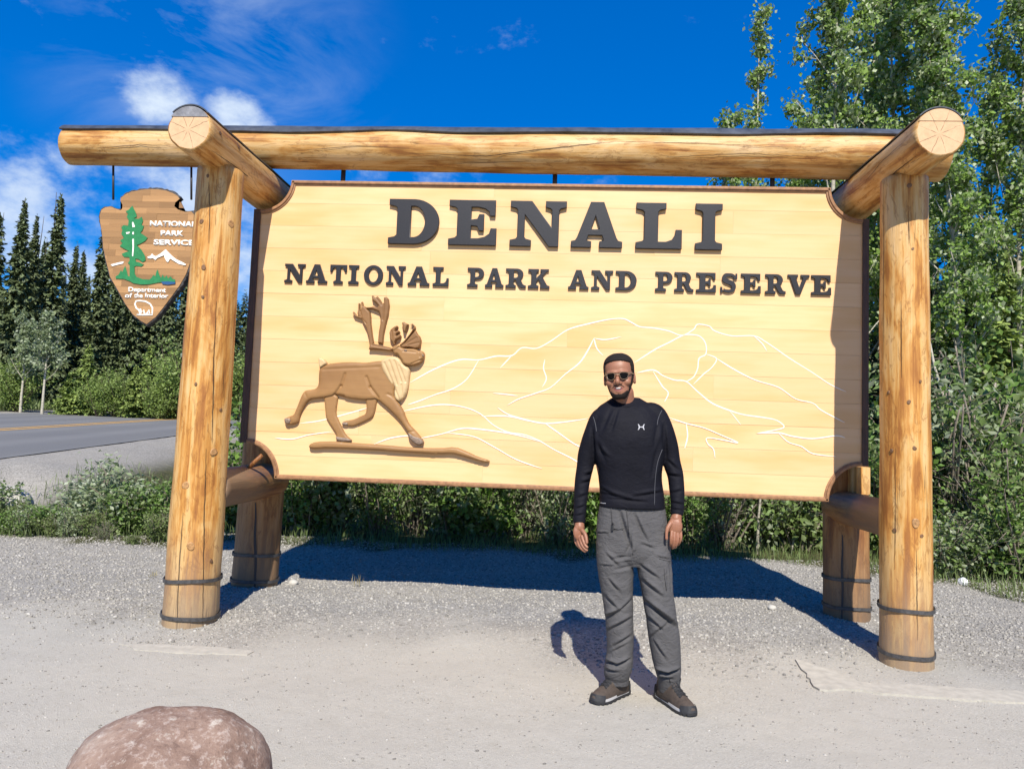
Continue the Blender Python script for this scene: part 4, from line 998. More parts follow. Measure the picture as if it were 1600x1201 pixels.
TREE = [(360, 262), (372, 250), (380, 268), (392, 290), (402, 312), (405, 332), (380, 345), (420, 348), (443, 332), (452, 362), (440, 392), (458, 402), (448, 432), (432, 452), (470, 478), (486, 490), (470, 512), (430, 535), (405, 545), (440, 580), (452, 600), (468, 628), (472, 658), (450, 672), (420, 650), (395, 645), (398, 668), (430, 676), (458, 690), (440, 704), (400, 700), (388, 705), (390, 760), (402, 782), (450, 800), (500, 803), (520, 785), (530, 768), (545, 780), (552, 745), (562, 728), (574, 770), (588, 790), (600, 765), (612, 790), (628, 772), (640, 795), (660, 778), (672, 798), (690, 800), (695, 820), (640, 818), (560, 826), (500, 838), (440, 840), (380, 830), (355, 815), (310, 798), (248, 795), (246, 780), (270, 765), (285, 735), (298, 745), (318, 700), (330, 740), (338, 775), (352, 780), (352, 690), (338, 680), (352, 660), (350, 635), (310, 632), (292, 610), (330, 595), (350, 590), (300, 565), (278, 550), (300, 530), (282, 510), (310, 490), (290, 460), (298, 430), (290, 412), (305, 395), (340, 400), (345, 360), (330, 330), (340, 310), (322, 290), (345, 280)]
flat('painted_tree', TREE, 'green_paint', 0.003)
flat('painted_lake', [(590, 818), (640, 816), (696, 822), (694, 834), (640, 842), (600, 836)], 'blue_paint', 0.004, 0.005)
flat('painted_mountain', [(485, 632), (508, 625), (520, 608), (532, 622), (550, 628), (580, 610), (605, 590), (622, 576), (645, 600), (670, 625), (700, 650), (740, 668), (776, 688), (768, 696), (720, 685), (680, 660), (655, 645), (640, 672), (628, 665), (615, 640), (610, 620), (590, 628), (560, 640), (545, 656), (525, 640), (510, 645), (490, 642)], 'white_paint', 0.003)
flat('painted_ridge', [(210, 690), (240, 682), (280, 672), (308, 668), (302, 682), (260, 692), (222, 702)], 'white_paint', 0.003)
for pts in ([(372, 378), (378, 370), (395, 408), (376, 412)], [(374, 448), (384, 446), (386, 466), (374, 464)], [(374, 500), (384, 498), (386, 560), (380, 630), (372, 625), (376, 560)], [(326, 450), (356, 446), (350, 458), (330, 462)]):
    flat('trunk_highlight', pts, 'white_paint', 0.0075, 0.003)
# bison in outline
def stroke(name, pts, w, mat):
    V = []; F = []; q = [Vector(p) for p in Za(pts)]; n = len(q)
    for i, p in enumerate(q):
        t = (q[min(i+1, n-1)]-q[max(i-1, 0)]).normalized(); nn = Vector((-t.y, t.x))
        for a in (-1, 1): V.append((p.x+nn.x*w*a, YA-0.0045, p.y+nn.y*w*a))
        for a in (-1, 1): V.append((p.x+nn.x*w*a, YA+0.001, p.y+nn.y*w*a))
    for i in range(n-1):
        a, b = i*4, (i+1)*4
        F += [(a, a+1, b+1, b), (a+1, a+3, b+3, b+1), (a+2, a, b, b+2)]
    me = mesh_from(name, V, F); bm = bmesh.new(); bm.from_mesh(me); bmesh.ops.recalc_face_normals(bm, faces=bm.faces[:]); bm.to_mesh(me); bm.free()
    for p in me.polygons: pass
    return link(name, me, M[mat], arrow)
stroke('painted_bison', [(408, 1062), (430, 1058), (420, 1030), (400, 1015), (390, 985), (400, 962), (430, 960), (470, 965), (505, 985), (522, 1015), (520, 1060), (500, 1062), (495, 1030), (480, 1055), (462, 1062), (455, 1030), (440, 1050), (430, 1020)], 0.0055, 'white_paint')
stroke('painted_bison', [(405, 1064), (450, 1066), (524, 1064)], 0.0055, 'white_paint')
def text_part(body, zx0, zx1, zy_base, cap, mat='white_paint', bold=0.0):
    cu = bpy.data.curves.new('t', 'FONT'); cu.body = body; cu.size = 1.0; cu.offset = bold
    o = bpy.data.objects.new('t', cu); COL.objects.link(o); dg = bpy.context.evaluated_depsgraph_get()
    me = bpy.data.meshes.new_from_object(o.evaluated_get(dg)); bpy.data.objects.remove(o); bpy.data.curves.remove(cu)
    n = len(me.vertices); co = np.empty(n*3, dtype=np.float32); me.vertices.foreach_get('co', co); co = co.reshape(-1, 3)
    (xa, za), (xb, _), (_, zc) = Za([(zx0, zy_base)])[0], Za([(zx1, zy_base)])[0], Za([(zx0, zy_base-cap)])[0]
    w = co[:, 0].max()-co[:, 0].min(); hcap = 0.70
    X = xa+(co[:, 0]-co[:, 0].min())/w*(xb-xa); Z = za+co[:, 1]/hcap*(zc-za)
    me.vertices.foreach_set('co', np.stack([X, np.full(n, YA-0.0005), Z], 1).astype(np.float32).ravel())
    bm = bmesh.new(); bm.from_mesh(me); bmesh.ops.remove_doubles(bm, verts=bm.verts[:], dist=1e-5); ex = bmesh.ops.extrude_face_region(bm, geom=bm.faces[:])
    for v in ex['geom']:
        if isinstance(v, bmesh.types.BMVert): v.co.y = YA-0.0055
    bmesh.ops.recalc_face_normals(bm, faces=bm.faces[:]); bm.to_mesh(me); bm.free()
    return link('lettering', me, M[mat], arrow)
text_part('NATIONAL', 502, 850, 400, 38, bold=0.035); text_part('PARK', 582, 755, 472, 38, bold=0.035); text_part('SERVICE', 530, 832, 540, 38, bold=0.035)
text_part('Department', 340, 622, 892, 34, bold=0.02); text_part('of', 315, 368, 938, 34, bold=0.02); text_part('the', 384, 447, 938, 34, bold=0.02); text_part('Interior', 466, 640, 938, 34, bold=0.02)
for px in (177, 299):
    a = at(px, 256, YA+0.03); b = at(px, 312, YA+0.03); mb = MB(); mb.tube([a, b], 0.009, 8); mb.build('hanger_rod', M['rod'], arrow, True)

# ------------------------------------------------------------------ person
YM = 4.05
def pm(px, py, dy=0.0): return at(px, py, YM+dy)
def catmull(rows, sub):
    A = np.array(rows, dtype=float); out = []
    for i in range(len(A)-1):
        p0, p1, p2, p3 = A[max(i-1, 0)], A[i], A[i+1], A[min(i+2, len(A)-1)]
        for j in range(sub):
            t = j/sub; out.append(0.5*((2*p1)+(-p0+p2)*t+(2*p0-5*p1+4*p2-p3)*t*t+(-p0+3*p1-3*p2+p3)*t**3))
    out.append(A[-1]); return np.array(out)
def loft(mb, rings, sub=4, n=36, ex=2.3):
    """rings: (cx, cy, cz, rx, ry_front, ry_back); horizontal, from top to bottom or up"""
    R_ = catmull(rings, sub); V = []; F = []
    for (cx, cy, cz, rx, rf, rb) in R_:
        for k in range(n):
            a = 2*math.pi*k/n; c, s = math.cos(a), math.sin(a)
            x = abs(c)**(2/ex)*(1 if c > 0 else -1)*max(rx, .001); y = abs(s)**(2/ex)*(1 if s > 0 else -1)
            V.append((cx+x, cy+y*(rb if s > 0 else rf), cz))
    m = len(R_)
    for i in range(m-1):
        for k in range(n): F.append((i*n+k, i*n+(k+1) % n, (i+1)*n+(k+1) % n, (i+1)*n+k))
    F.append(tuple(reversed(range(n)))); F.append(tuple((m-1)*n+k for k in range(n)))
    mb.add(V, F)
def tubeS(mb, pts, n=14, sub=4, flat=1.0):
    """pts: (Vector, radius) smooth tube with round ends"""
    A = catmull([(p[0], p[1], p[2], r) for p, r in pts], sub)
    P = [Vector(a[:3]) for a in A]; Rr = [a[3] for a in A]
    d0 = (P[0]-P[1]).normalized(); d1 = (P[-1]-P[-2]).normalized()
    P = [P[0]+d0*Rr[0]*.9, P[0]+d0*Rr[0]*.55]+P+[P[-1]+d1*Rr[-1]*.55, P[-1]+d1*Rr[-1]*.9]
    Rr = [Rr[0]*.35, Rr[0]*.8]+Rr+[Rr[-1]*.8, Rr[-1]*.35]
    mb.tube(P, Rr, n)
def voxel(mb, size, smooth=2, fac=0.5):
    me = mb.mesh('tmp'); bm = bmesh.new(); bm.from_mesh(me); bmesh.ops.recalc_face_normals(bm, faces=bm.faces[:]); bm.to_mesh(me); bm.free()
    o = bpy.data.objects.new('tmp', me); COL.objects.link(o)
    r = o.modifiers.new('r', 'REMESH'); r.mode = 'VOXEL'; r.voxel_size = size; r.use_smooth_shade = True
    if smooth:
        s = o.modifiers.new('s', 'SMOOTH'); s.iterations = smooth; s.factor = fac
    dg = bpy.context.evaluated_depsgraph_get(); out = bpy.data.meshes.new_from_object(o.evaluated_get(dg))
    bpy.data.objects.remove(o); bpy.data.meshes.remove(me)
    out.polygons.foreach_set('use_smooth', [True]*len(out.polygons)); return out
def getV(me):
    co = np.empty(len(me.vertices)*3, dtype=np.float32); me.vertices.foreach_get('co', co); return co.reshape(-1, 3).astype(float)
def getN(me):
    co = np.empty(len(me.vertices)*3, dtype=np.float32); me.vertices.foreach_get('normal', co); return co.reshape(-1, 3).astype(float)
def setV(me, V): me.vertices.foreach_set('co', V.astype(np.float32).ravel()); me.update()
def vnoise(V, scale, seed):
    """cheap smooth noise: sums of sines in random directions"""
    rng = np.random.default_rng(seed); out = np.zeros(len(V))
    for i in range(9):
        k = rng.normal(size=3)*scale; out += np.sin(V @ k+rng.uniform(0, 6.28))
    return out/9
def folds(me, lines, gen=()):
    """cloth creases: (x1,y1,x2,y2,width_px,amp_m) valley with a ridge beside it, on the side facing the camera"""
    V = getV(me); Nn = getN(me); px, py = project(V); view = (np.array(CO)-V); view /= np.linalg.norm(view, axis=1)[:, None]
    face = np.clip((Nn*view).sum(1)*1.6, 0, 1); D = np.zeros(len(V))
    for (x1, y1, x2, y2, w, amp) in lines:
        dx, dy = x2-x1, y2-y1; L2 = dx*dx+dy*dy; t = ((px-x1)*dx+(py-y1)*dy)/L2; tc = np.clip(t, 0, 1)
        w = w*.78; qx, qy = px-x1-tc*dx, py-y1-tc*dy; side = (qx*(-dy)+qy*dx)/math.sqrt(L2); d2 = qx*qx+qy*qy
        taper = np.sin(np.pi*np.clip(tc*0.8+0.1, 0, 1))
        D += 1.45*amp*taper*(-np.exp(-d2/(w*w))+0.75*np.exp(-((side+1.7*w)**2+np.clip(d2-side**2, 0, None))/(1.6*w*w)))
    D *= face
    for (sx, amp, seed) in gen: D += amp*vnoise(V*np.array(sx), 1.0, seed)
    setV(me, V+Nn*D[:, None])
person_x = pm(1000, 1090).x
person = root('person', (person_x, YM, 0), 'man in dark long sleeved shirt, grey trousers and sunglasses standing before the sign', 'person')

# ---- body: one continuous skin mesh (head, neck, trunk, arms, hands, legs, feet)
mb = MB()
HC = pm(967.5, 586.5)                                     # middle of the head
HM = Matrix.Translation(HC) @ Matrix.Rotation(rad(-5.5), 4, 'Y') @ Matrix.Rotation(rad(-11), 4, 'Z') @ Matrix.Rotation(rad(2), 4, 'X') @ Matrix.Translation((0, 0, -0.128))
HEAD = [(0.000, .026, -.078, -.030), (.012, .036, -.090, -.018), (.035, .049, -.093, .006), (.065, .0605, -.090, .045), (.095, .0700, -.087, .075), (.125, .0755, -.085, .091),
        (.155, .0775, -.088, .098), (.185, .0765, -.084, .096), (.212, .067, -.068, .082), (.232, .046, -.043, .055), (.243, .020, -.018, .025)]
hv = []
def headring(off=0.0, sub=4, n=48):
    A = catmull([(w, yf, yb, z) for z, w, yf, yb in HEAD], sub); rings = []
    for w, yf, yb, z in A:
        cy = (yf+yb)/2; ry = (yb-yf)/2; ring = []
        for k in range(n):
            a = 2*math.pi*k/n; c, s = math.cos(a), math.sin(a); e = 2.25
            ring.append(Vector(((w+off)*abs(c)**(2/e)*(1 if c > 0 else -1), cy+(ry+off)*abs(s)**(2/e)*(1 if s > 0 else -1), z+off*(z-.12)/.12)))
        rings.append(ring)
    return rings
def addrings(mb, rings, M_):
    n = len(rings[0]); V = [M_ @ v for r in rings for v in r]; F = []
    for i in range(len(rings)-1):
        for k in range(n): F.append((i*n+k, i*n+(k+1) % n, (i+1)*n+(k+1) % n, (i+1)*n+k))
    F.append(tuple(reversed(range(n)))); F.append(tuple((len(rings)-1)*n+k for k in range(n))); mb.add(V, F)
addrings(mb, headring(), HM)
H = lambda x, y, z: HM @ Vector((x, y, z))
HR = HM.to_3x3()
tubeS(mb, [(H(0, -.080, .128), .0085), (H(0, -.094, .112), .0105), (H(0, -.108, .092), .0135), (H(0, -.100, .083), .0115)], 12)
for s in (-1, 1):
    mb.ellipsoid(H(s*.0135, -.092, .084), (.0105, .012, .0095), 10, 7, HR)
    mb.ellipsoid(H(s*.043, -.066, .088), (.025, .020, .021), 12, 8, HR)            # smiling cheeks
    mb.ellipsoid(H(s*.079, .010, .108), (.0095, .020, .034), 12, 9, HR); mb.ellipsoid(H(s*.081, .006, .088), (.008, .010, .013), 10, 7, HR)
tubeS(mb, [(H(-.052, -.066, .140), .009), (H(-.026, -.084, .144), .0105), (H(0, -.086, .142), .009), (H(.026, -.084, .144), .0105), (H(.052, -.066, .140), .009)], 10)
tubeS(mb, [(H(-.027, -.082, .0625), .005), (H(-.012, -.0925, .063), .0055), (H(0, -.094, .062), .0055), (H(.012, -.0925, .063), .0055), (H(.027, -.082, .0625), .005)], 10)
tubeS(mb, [(H(-.024, -.083, .046), .005), (H(0, -.0925, .038), .006), (H(.024, -.083, .046), .005)], 10)
# neck and trunk
n0, n1 = pm(974, 612, .02), pm(977, 642, .05)
tubeS(mb, [(n0, .056), (n0.lerp(n1, .5), .057), (n1, .064)], 20)
def ring(pxl, pxr, py, f, b, dy=0.0):
    a, c = pm(pxl, py, dy), pm(pxr, py, dy); return ((a.x+c.x)/2, a.y, a.z, (c.x-a.x)/2, f, b)
loft(mb, [ring(955, 1000, 632, .05, .06, .03), ring(930, 1028, 650, .07, .085, .03), ring(926, 1036, 680, .105, .10, .02), ring(930, 1034, 720, .105, .10, .02), ring(938, 1034, 760, .09, .09, .02), ring(942, 1034, 800, .075, .09, .02), ring(942, 1036, 840, .07, .09, .02), ring(948, 1032, 860, .05, .07, .02)], 4, 32)
armL = [(pm(938, 668, .03), .034), (pm(922, 692, .03), .038), (pm(915, 725, .04), .037), (pm(910, 752, .03), .036), (pm(907, 785, .0), .033), (pm(905.5, 812, -.03), .0265), (pm(905.5, 824, -.045), .027)]
armR = [(pm(1026, 664, .03), .034), (pm(1042, 688, .03), .038), (pm(1049.5, 720, .04), .037), (pm(1055, 745, .03), .036), (pm(1057.5, 778, .0), .033), (pm(1058, 800, -.03), .0275), (pm(1056, 811, -.045), .028)]
tubeS(mb, armL, 16); tubeS(mb, armR, 16)
for leg in ([(958, 850, .066), (961, 900, .066), (966, 960, .052), (968, 1010, .047), (966, 1042, .040)], [(1019, 850, .066), (1026, 905, .066), (1034, 960, .052), (1041, 1010, .047), (1045, 1050, .040)]):
    tubeS(mb, [(pm(a, b, .03), r) for a, b, r in leg], 14)
# hands: (palm chain, then fingers as separate bent chains rooted in the palm, thumb from the side)
hands = MB()
def hand(pal, fingers, thumb):
    mb = hands
    for c, r, q in pal: mb.ellipsoid(c, r, 14, 10, q)
    for ch in fingers+[thumb]: tubeS(mb, ch, 10, 3)
# his right hand (left in the photo): back of the hand outwards, fingers hanging and curling towards the leg
pl = pm(905, 832, -.05); ql = Matrix.Rotation(rad(-14), 3, 'Y') @ Matrix.Rotation(rad(28), 3, 'Z')
hand([(pl, (.036, .017, .045), ql), (pm(905.5, 824, -.047), (.030, .019, .028), ql)],
     [[(pm(899, 838, -.035), .0092), (pm(900, 847, -.04), .0088), (pm(905, 854, -.055), .008), (pm(910, 857.5, -.065), .0072)],
      [(pm(902.5, 839, -.052), .0096), (pm(904, 849, -.058), .0092), (pm(909, 857, -.072), .0084), (pm(914.5, 861, -.08), .0075)],
      [(pm(906, 839, -.064), .0095), (pm(908, 848, -.072), .009), (pm(912.5, 855.5, -.085), .0082), (pm(917, 859, -.092), .0074)],
      [(pm(909, 837.5, -.072), .0092), (pm(911.5, 845, -.082), .0088), (pm(914.5, 851.5, -.094), .008), (pm(917.5, 854.5, -.1), .0072)]],
     [(pm(909.5, 828, -.062), .0115), (pm(914, 834, -.078), .0108), (pm(916, 841, -.09), .0098), (pm(916.8, 847.5, -.098), .0082)])
# his left hand (right in the photo): back of the hand to the camera, loosely closed, thumb towards the thigh
pr = pm(1054.5, 822, -.06); qr = Matrix.Rotation(rad(8), 3, 'Y') @ Matrix.Rotation(rad(-14), 3, 'Z')
hand([(pr, (.040, .018, .046), qr), (pm(1056, 812, -.05), (.031, .020, .028), qr)],
     [[(pm(1063.5, 830, -.06), .0080), (pm(1064, 840, -.068), .0078), (pm(1061.5, 847, -.06), .0074), (pm(1059.5, 850, -.045), .0078)],
      [(pm(1058.8, 832, -.068), .0082), (pm(1059, 843, -.078), .0080), (pm(1056.5, 851.5, -.07), .0076), (pm(1055, 854.5, -.052), .008)],
      [(pm(1054, 832, -.07), .0082), (pm(1053.5, 843.5, -.08), .0080), (pm(1052, 852.5, -.072), .0076), (pm(1051, 855.5, -.054), .008)],
      [(pm(1049.5, 830.5, -.068), .0080), (pm(1048.5, 840.5, -.078), .0078), (pm(1048, 848.5, -.07), .0074), (pm(1048, 851.5, -.054), .0078)]],
     [(pm(1048, 817, -.068), .0115), (pm(1043.5, 824, -.078), .0112), (pm(1041.5, 833, -.084), .0082), (pm(1041.5, 841, -.086), .0082)])
body_me = voxel(mb, 0.0040, 2, 0.4); hand_me = voxel(hands, 0.0021, 2, 0.4)
bm = bmesh.new(); bm.from_mesh(body_me); bm.from_mesh(hand_me); bm.to_mesh(body_me); bm.free(); bpy.data.meshes.remove(hand_me)
body_me.polygons.foreach_set('use_smooth', [True]*len(body_me.polygons)); body_me.update()
def skin():
    n = NB('skin'); v = n.coord()
    t = n.noise(v, 30, 4, 0.6); t2 = n.noise(v, 7, 3)
    c = n.mix(n.maprange(t2, 0.35, 0.65), (0.25, 0.108, 0.06), (0.305, 0.14, 0.081))
    c = n.mix(n.maprange(t, 0.4, 0.7, 0, 0.25), c, (0.25, 0.10, 0.06))
    n.b.inputs['Subsurface Weight'].default_value = 0.08; n.b.inputs['Subsurface Radius'].default_value = (0.012, 0.005, 0.003); n.b.inputs['Subsurface Scale'].default_value = 0.5
    return n.done(c, 0.48, n.bump(n.noise(v, 400, 2), 0.08, 0.001), spec=0.4)
M['skin'] = skin()
body = link('body', body_me, M['skin'], person)

# ---- trousers
mb = MB()
loft(mb, [ring(938.5, 1037.5, 778, .098, .108, .02), ring(936, 1040, 794, .100, .112, .02), ring(933, 1043, 815, .104, .120, .02), ring(931.5, 1045.5, 840, .106, .124, .02), ring(932, 1047, 862, .100, .112, .02), ring(940, 1040, 880, .070, .075, .02)], 4, 40, 2.5)
loft(mb, [ring(936, 984, 830, .09, .10, .03), ring(931.5, 989, 852, .098, .108, .025), ring(932.5, 989.5, 880, .096, .100, .02), ring(937, 989, 910, .090, .092, .02), ring(943, 989, 945, .082, .084, .02), ring(947, 990, 980, .078, .082, .02), ring(948, 990, 1010, .075, .086, .03), ring(945, 988, 1038, .074, .086, .035), ring(943.5, 984, 1052, .070, .080, .05), ring(945, 982.5, 1058, .066, .076, .06), ring(946, 982, 1066, .062, .074, .065)], 4, 32, 2.2)
loft(mb, [ring(990, 1045, 830, .09, .10, .03), ring(988, 1047.5, 852, .098, .108, .025), ring(994, 1049, 880, .096, .100, .01), ring(1001, 1051, 915, .090, .092, .0), ring(1007, 1056, 950, .083, .085, -.01), ring(1012, 1061.5, 985, .079, .084, -.01), ring(1016, 1063.5, 1015, .076, .088, .0), ring(1022, 1063.5, 1042, .074, .088, .01), ring(1027, 1063, 1060, .070, .080, .03), ring(1028.5, 1062, 1071, .064, .076, .04), ring(1029, 1061.5, 1078, .060, .074, .045)], 4, 32, 2.2)
tr = voxel(mb, 0.0046, 2, 0.5)
folds(tr, [(968, 800, 986, 858, 4, .012), (992, 804, 1004, 832, 3, .008), (999, 822, 1012, 846, 3, .006), (986, 850, 978, 866, 4, .008), (1003, 850, 1022, 857, 3, .006), (985, 868, 955, 874, 3, .006), (988, 884, 960, 890, 3, .005), (946, 865, 966, 884, 3, .006),
           (950, 905, 968, 925, 3, .008), (944, 930, 964, 952, 3.5, .008), (946, 965, 968, 955, 4, .015), (968, 955, 990, 935, 3, .007), (950, 985, 988, 965, 3.5, .010), (956, 1012, 988, 992, 3.5, .008), (944, 1032, 964, 1038, 3, .013), (962, 1040, 984, 1030, 3, .013), (946, 1046, 966, 1050, 2.5, .009), (953, 1020, 980, 1006, 3, .006),
           (1006, 938, 1060, 982, 4.5, .019), (1008, 960, 1034, 984, 3, .008), (1003, 905, 1034, 932, 3.5, .010), (1000, 882, 1030, 905, 3, .008), (1010, 1000, 1052, 968, 3, .006), (1020, 1000, 1040, 1030, 3, .007), (1020, 1046, 1046, 1052, 3, .015), (1040, 1052, 1062, 1046, 3, .015), (1024, 1057, 1050, 1060, 2.5, .010), (1026, 870, 1046, 874, 2.5, .005),
           (1047, 880, 1049, 925, 1.6, .006), (1042, 890, 1044, 918, 1.5, .004), (934, 832, 952, 832, 1.5, .005), (936, 882, 958, 884, 1.5, .004)],
      [((8, 8, 26), .0034, 4), ((26, 26, 60), .0019, 5), ((60, 60, 90), .0009, 6)])
def cloth(name, col, var, rough, weave=420, sheen=0.0, spec=0.3, crink=0.55):
    n = NB(name); v = n.coord(); t = n.noise(v, 10, 4, 0.6); w = n.noise(v, weave, 2, 0.5)
    c = n.mix(n.maprange(t, 0.35, 0.65), tuple(x*(1-var) for x in col), tuple(x*(1+var) for x in col))
    if sheen: n.b.inputs['Sheen Weight'].default_value = sheen
    return n.done(c, rough, n.bump(n.noise(n.coord(scale=(1, 1, 1.8)), 15, 6, 0.62, 1.2), crink, 0.022, n.bump(w, 0.15, 0.0008)), spec=spec)
M['trousers'] = cloth('grey_cotton', (0.082, 0.079, 0.080), 0.08, 0.85)
M['shirt'] = cloth('dark_jersey', (0.0085, 0.0085, 0.0125), 0.12, 0.66, 500, 0.0, 0.09, 0.26)
trousers = link('trousers', tr, M['trousers'], person)
# ---- shirt: trunk and both sleeves in one piece
mb = MB()
loft(mb, [ring(958, 999, 620, .030, .050, .045), ring(946, 1014, 628, .052, .066, .04), ring(934, 1029, 637, .078, .090, .035), ring(926, 1038, 656, .105, .112, .025), ring(923, 1041, 680, .122, .120, .02), ring(925, 1039, 705, .122, .118, .02), ring(932.5, 1034.5, 730, .115, .112, .02), ring(935.5, 1034.5, 752, .110, .112, .02), ring(936.5, 1038, 772, .110, .116, .02), ring(936, 1039, 784, .113, .122, .02), ring(936, 1039.5, 790.5, .112, .122, .02)], 4, 44, 2.35)
sl = [(958, 648, .040, .03), (943, 650, .052, .025), (934, 659, .052, .02), (925.5, 682, .052, .02), (918.5, 705, .050, .03), (914.5, 728, .047, .03), (910.5, 748, .043, .02), (907.5, 775, .0385, .0), (905.5, 800, .0345, -.02), (904.8, 817, .0325, -.035)]
sr = [(1002, 642, .040, .03), (1018, 643, .052, .025), (1029, 653, .052, .02), (1039.5, 678, .052, .02), (1046, 702, .050, .03), (1050.5, 725, .047, .03), (1055.5, 744, .043, .02), (1058, 770, .039, .0), (1058.5, 790, .0355, -.02), (1058, 805, .0335, -.035)]
for s_ in (sl, sr):
    cs = catmull(s_, 4); mb.tube([pm(x[0], x[1], x[3]) for x in cs], [x[2] for x in cs], 24)
sh = voxel(mb, 0.0055, 2, 0.5)
folds(sh, [(938, 770, 985, 780, 3, .007), (948, 778, 1010, 784, 2.5, .006), (990, 776, 1037, 768, 3, .006), (936, 762, 962, 774, 3, .005), (1030, 690, 1018, 745, 4, .006), (1028, 660, 1022, 700, 4, .005), (955, 640, 940, 672, 4, .005), (965, 640, 955, 672, 3.5, .004), (932, 690, 946, 720, 4, .006), (936, 700, 952, 716, 3, .004),
           (915, 742, 928, 738, 3, .007), (908, 755, 925, 750, 3, .006), (902, 778, 918, 772, 3, .005), (900, 795, 914, 790, 2.5, .006), (898, 806, 912, 803, 2.2, .005), (1044, 720, 1060, 735, 3, .006), (1046, 742, 1064, 745, 3, .007), (1050, 770, 1066, 766, 3, .005), (1050, 785, 1068, 788, 2.5, .006), (1050, 795, 1066, 797, 2, .005), (1036, 668, 1040, 710, 3.5, .008), (925, 668, 929, 712, 3.5, .008)],
      [((7, 7, 22), .0026, 14), ((24, 24, 40), .0014, 15)])
shirt = link('shirt', sh, M['shirt'], person)
bvh_cache = {}
def surf(o, px, py, off=0.002):
    if o.name not in bvh_cache:
        me = o.data; bvh_cache[o.name] = BVHTree.FromPolygons([v.co.copy() for v in me.vertices], [tuple(p.vertices) for p in me.polygons])
    d = ray(px, py).normalized(); h = bvh_cache[o.name].ray_cast(CO, d)
    return (h[0]+h[1]*off, h[1]) if h[0] is not None else (at(px, py, YM), Vector((0, -1, 0)))
# crew collar
nc = pm(976.5, 627.5, .035); mb = MB(); loop = []
for k in range(33):
    a = 2*math.pi*k/32; loop.append(nc+Vector((.0665*math.cos(a), .070*math.sin(a), (.032 if math.sin(a) < 0 else .022)*math.sin(a)+.006*math.cos(a))))
mb.tube(loop, .0075, 10); mb.build('collar', M['shirt'], shirt, True)
M['seam'] = simple('grey_stitching', (0.075, 0.075, 0.085), 0.7)
for pts in ([(1034, 641), (1031, 647), (1028, 655), (1026.5, 664)], [(1034.5, 702), (1028, 720), (1024.5, 740), (1023, 760), (1022.5, 789)], [(927, 651), (929, 657), (931, 665), (932, 674)]):
    P = [surf(shirt, x, y, .0012)[0] for x, y in catmull(pts, 4)]; mb = MB(); mb.tube(P, .0016, 6); mb.build('seam', M['seam'], shirt, True)
M['logo'] = simple('silver_print', (0.33, 0.33, 0.35), 0.5)
def chest_mark(): # two facing arcs joined by a bar
    V = []; F = []
    for s in (-1, 1):
        prev = None
        for k in range(9):
            t = -1+2*k/8; X0 = 1001.9+s*(2.1+2.0*t*t); Yp = 667+4.4*t
            for w in (0, 2.0-0.5*abs(t)): V.append(surf(shirt, X0+s*w, Yp, .0018)[0])
            if prev is not None: F.append((prev, prev+1, len(V)-1, len(V)-2))
            prev = len(V)-2
    b = len(V)
    for X, Yp in ((999.2, 666.3), (1004.6, 666.3), (1004.6, 667.8), (999.2, 667.8)): V.append(surf(shirt, X, Yp, .0022)[0])
    F.append((b, b+1, b+2, b+3))
    link('chest_logo', mesh_from('chest_logo', V, F), M['logo'], shirt)
chest_mark()
P = [surf(shirt, x, y, .0015)[0] for x, y in ((939, 785.2), (943, 786), (946.5, 786))]; mb = MB(); mb.tube(P, .0022, 6); mb.build('hem_tag', M['logo'], shirt)
# trouser details: fly, belt loop, key clip with strap, cargo pocket
M['black_clip'] = simple('black_webbing', (0.012, 0.012, 0.014), 0.5)
def strip(name, pts, r, mat, parent, o): P = [surf(o, x, y, .002)[0] for x, y in pts]; mb = MB(); mb.tube(P, r, 6); return mb.build(name, mat, parent, True)
M['trouser_seam'] = cloth('trouser_seam', (0.05, 0.048, 0.05), 0.05, 0.85)
strip('fly', [(978.5, 793), (979.5, 806), (981, 820), (983, 834)], .0026, M['trouser_seam'], trousers, trousers)
strip('key_strap', [(955, 793), (955.5, 803), (956.5, 815), (957, 822)], .0026, M['trouser_seam'], trousers, trousers)
c_, nn_ = surf(trousers, 957, 824, .006); mb = MB(); mb.box((c_.x-.006, c_.y-.006, c_.z-.014), (c_.x+.006, c_.y+.006, c_.z+.014)); mb.tube([c_+Vector((0, -.002, .014)), c_+Vector((.004, -.006, .022)), c_+Vector((-.003, -.004, .028))], .003, 6); mb.build('key_clip', M['black_clip'], trousers)
strip('key_cord', [(959, 826), (966, 826.5), (973, 827.5)], .0022, M['black_clip'], trousers, trousers)
for pts in ([(934, 832), (942, 831.5), (951, 832)], [(933.5, 882), (944, 884), (956, 884)], [(1030, 873), (1038, 875), (1046.5, 877)], [(1037.5, 888), (1038.5, 904), (1041, 922)], [(986.5, 836), (988, 850), (988.5, 866)]):
    strip('pocket_seam', pts, .0018, M['trouser_seam'], trousers, trousers)

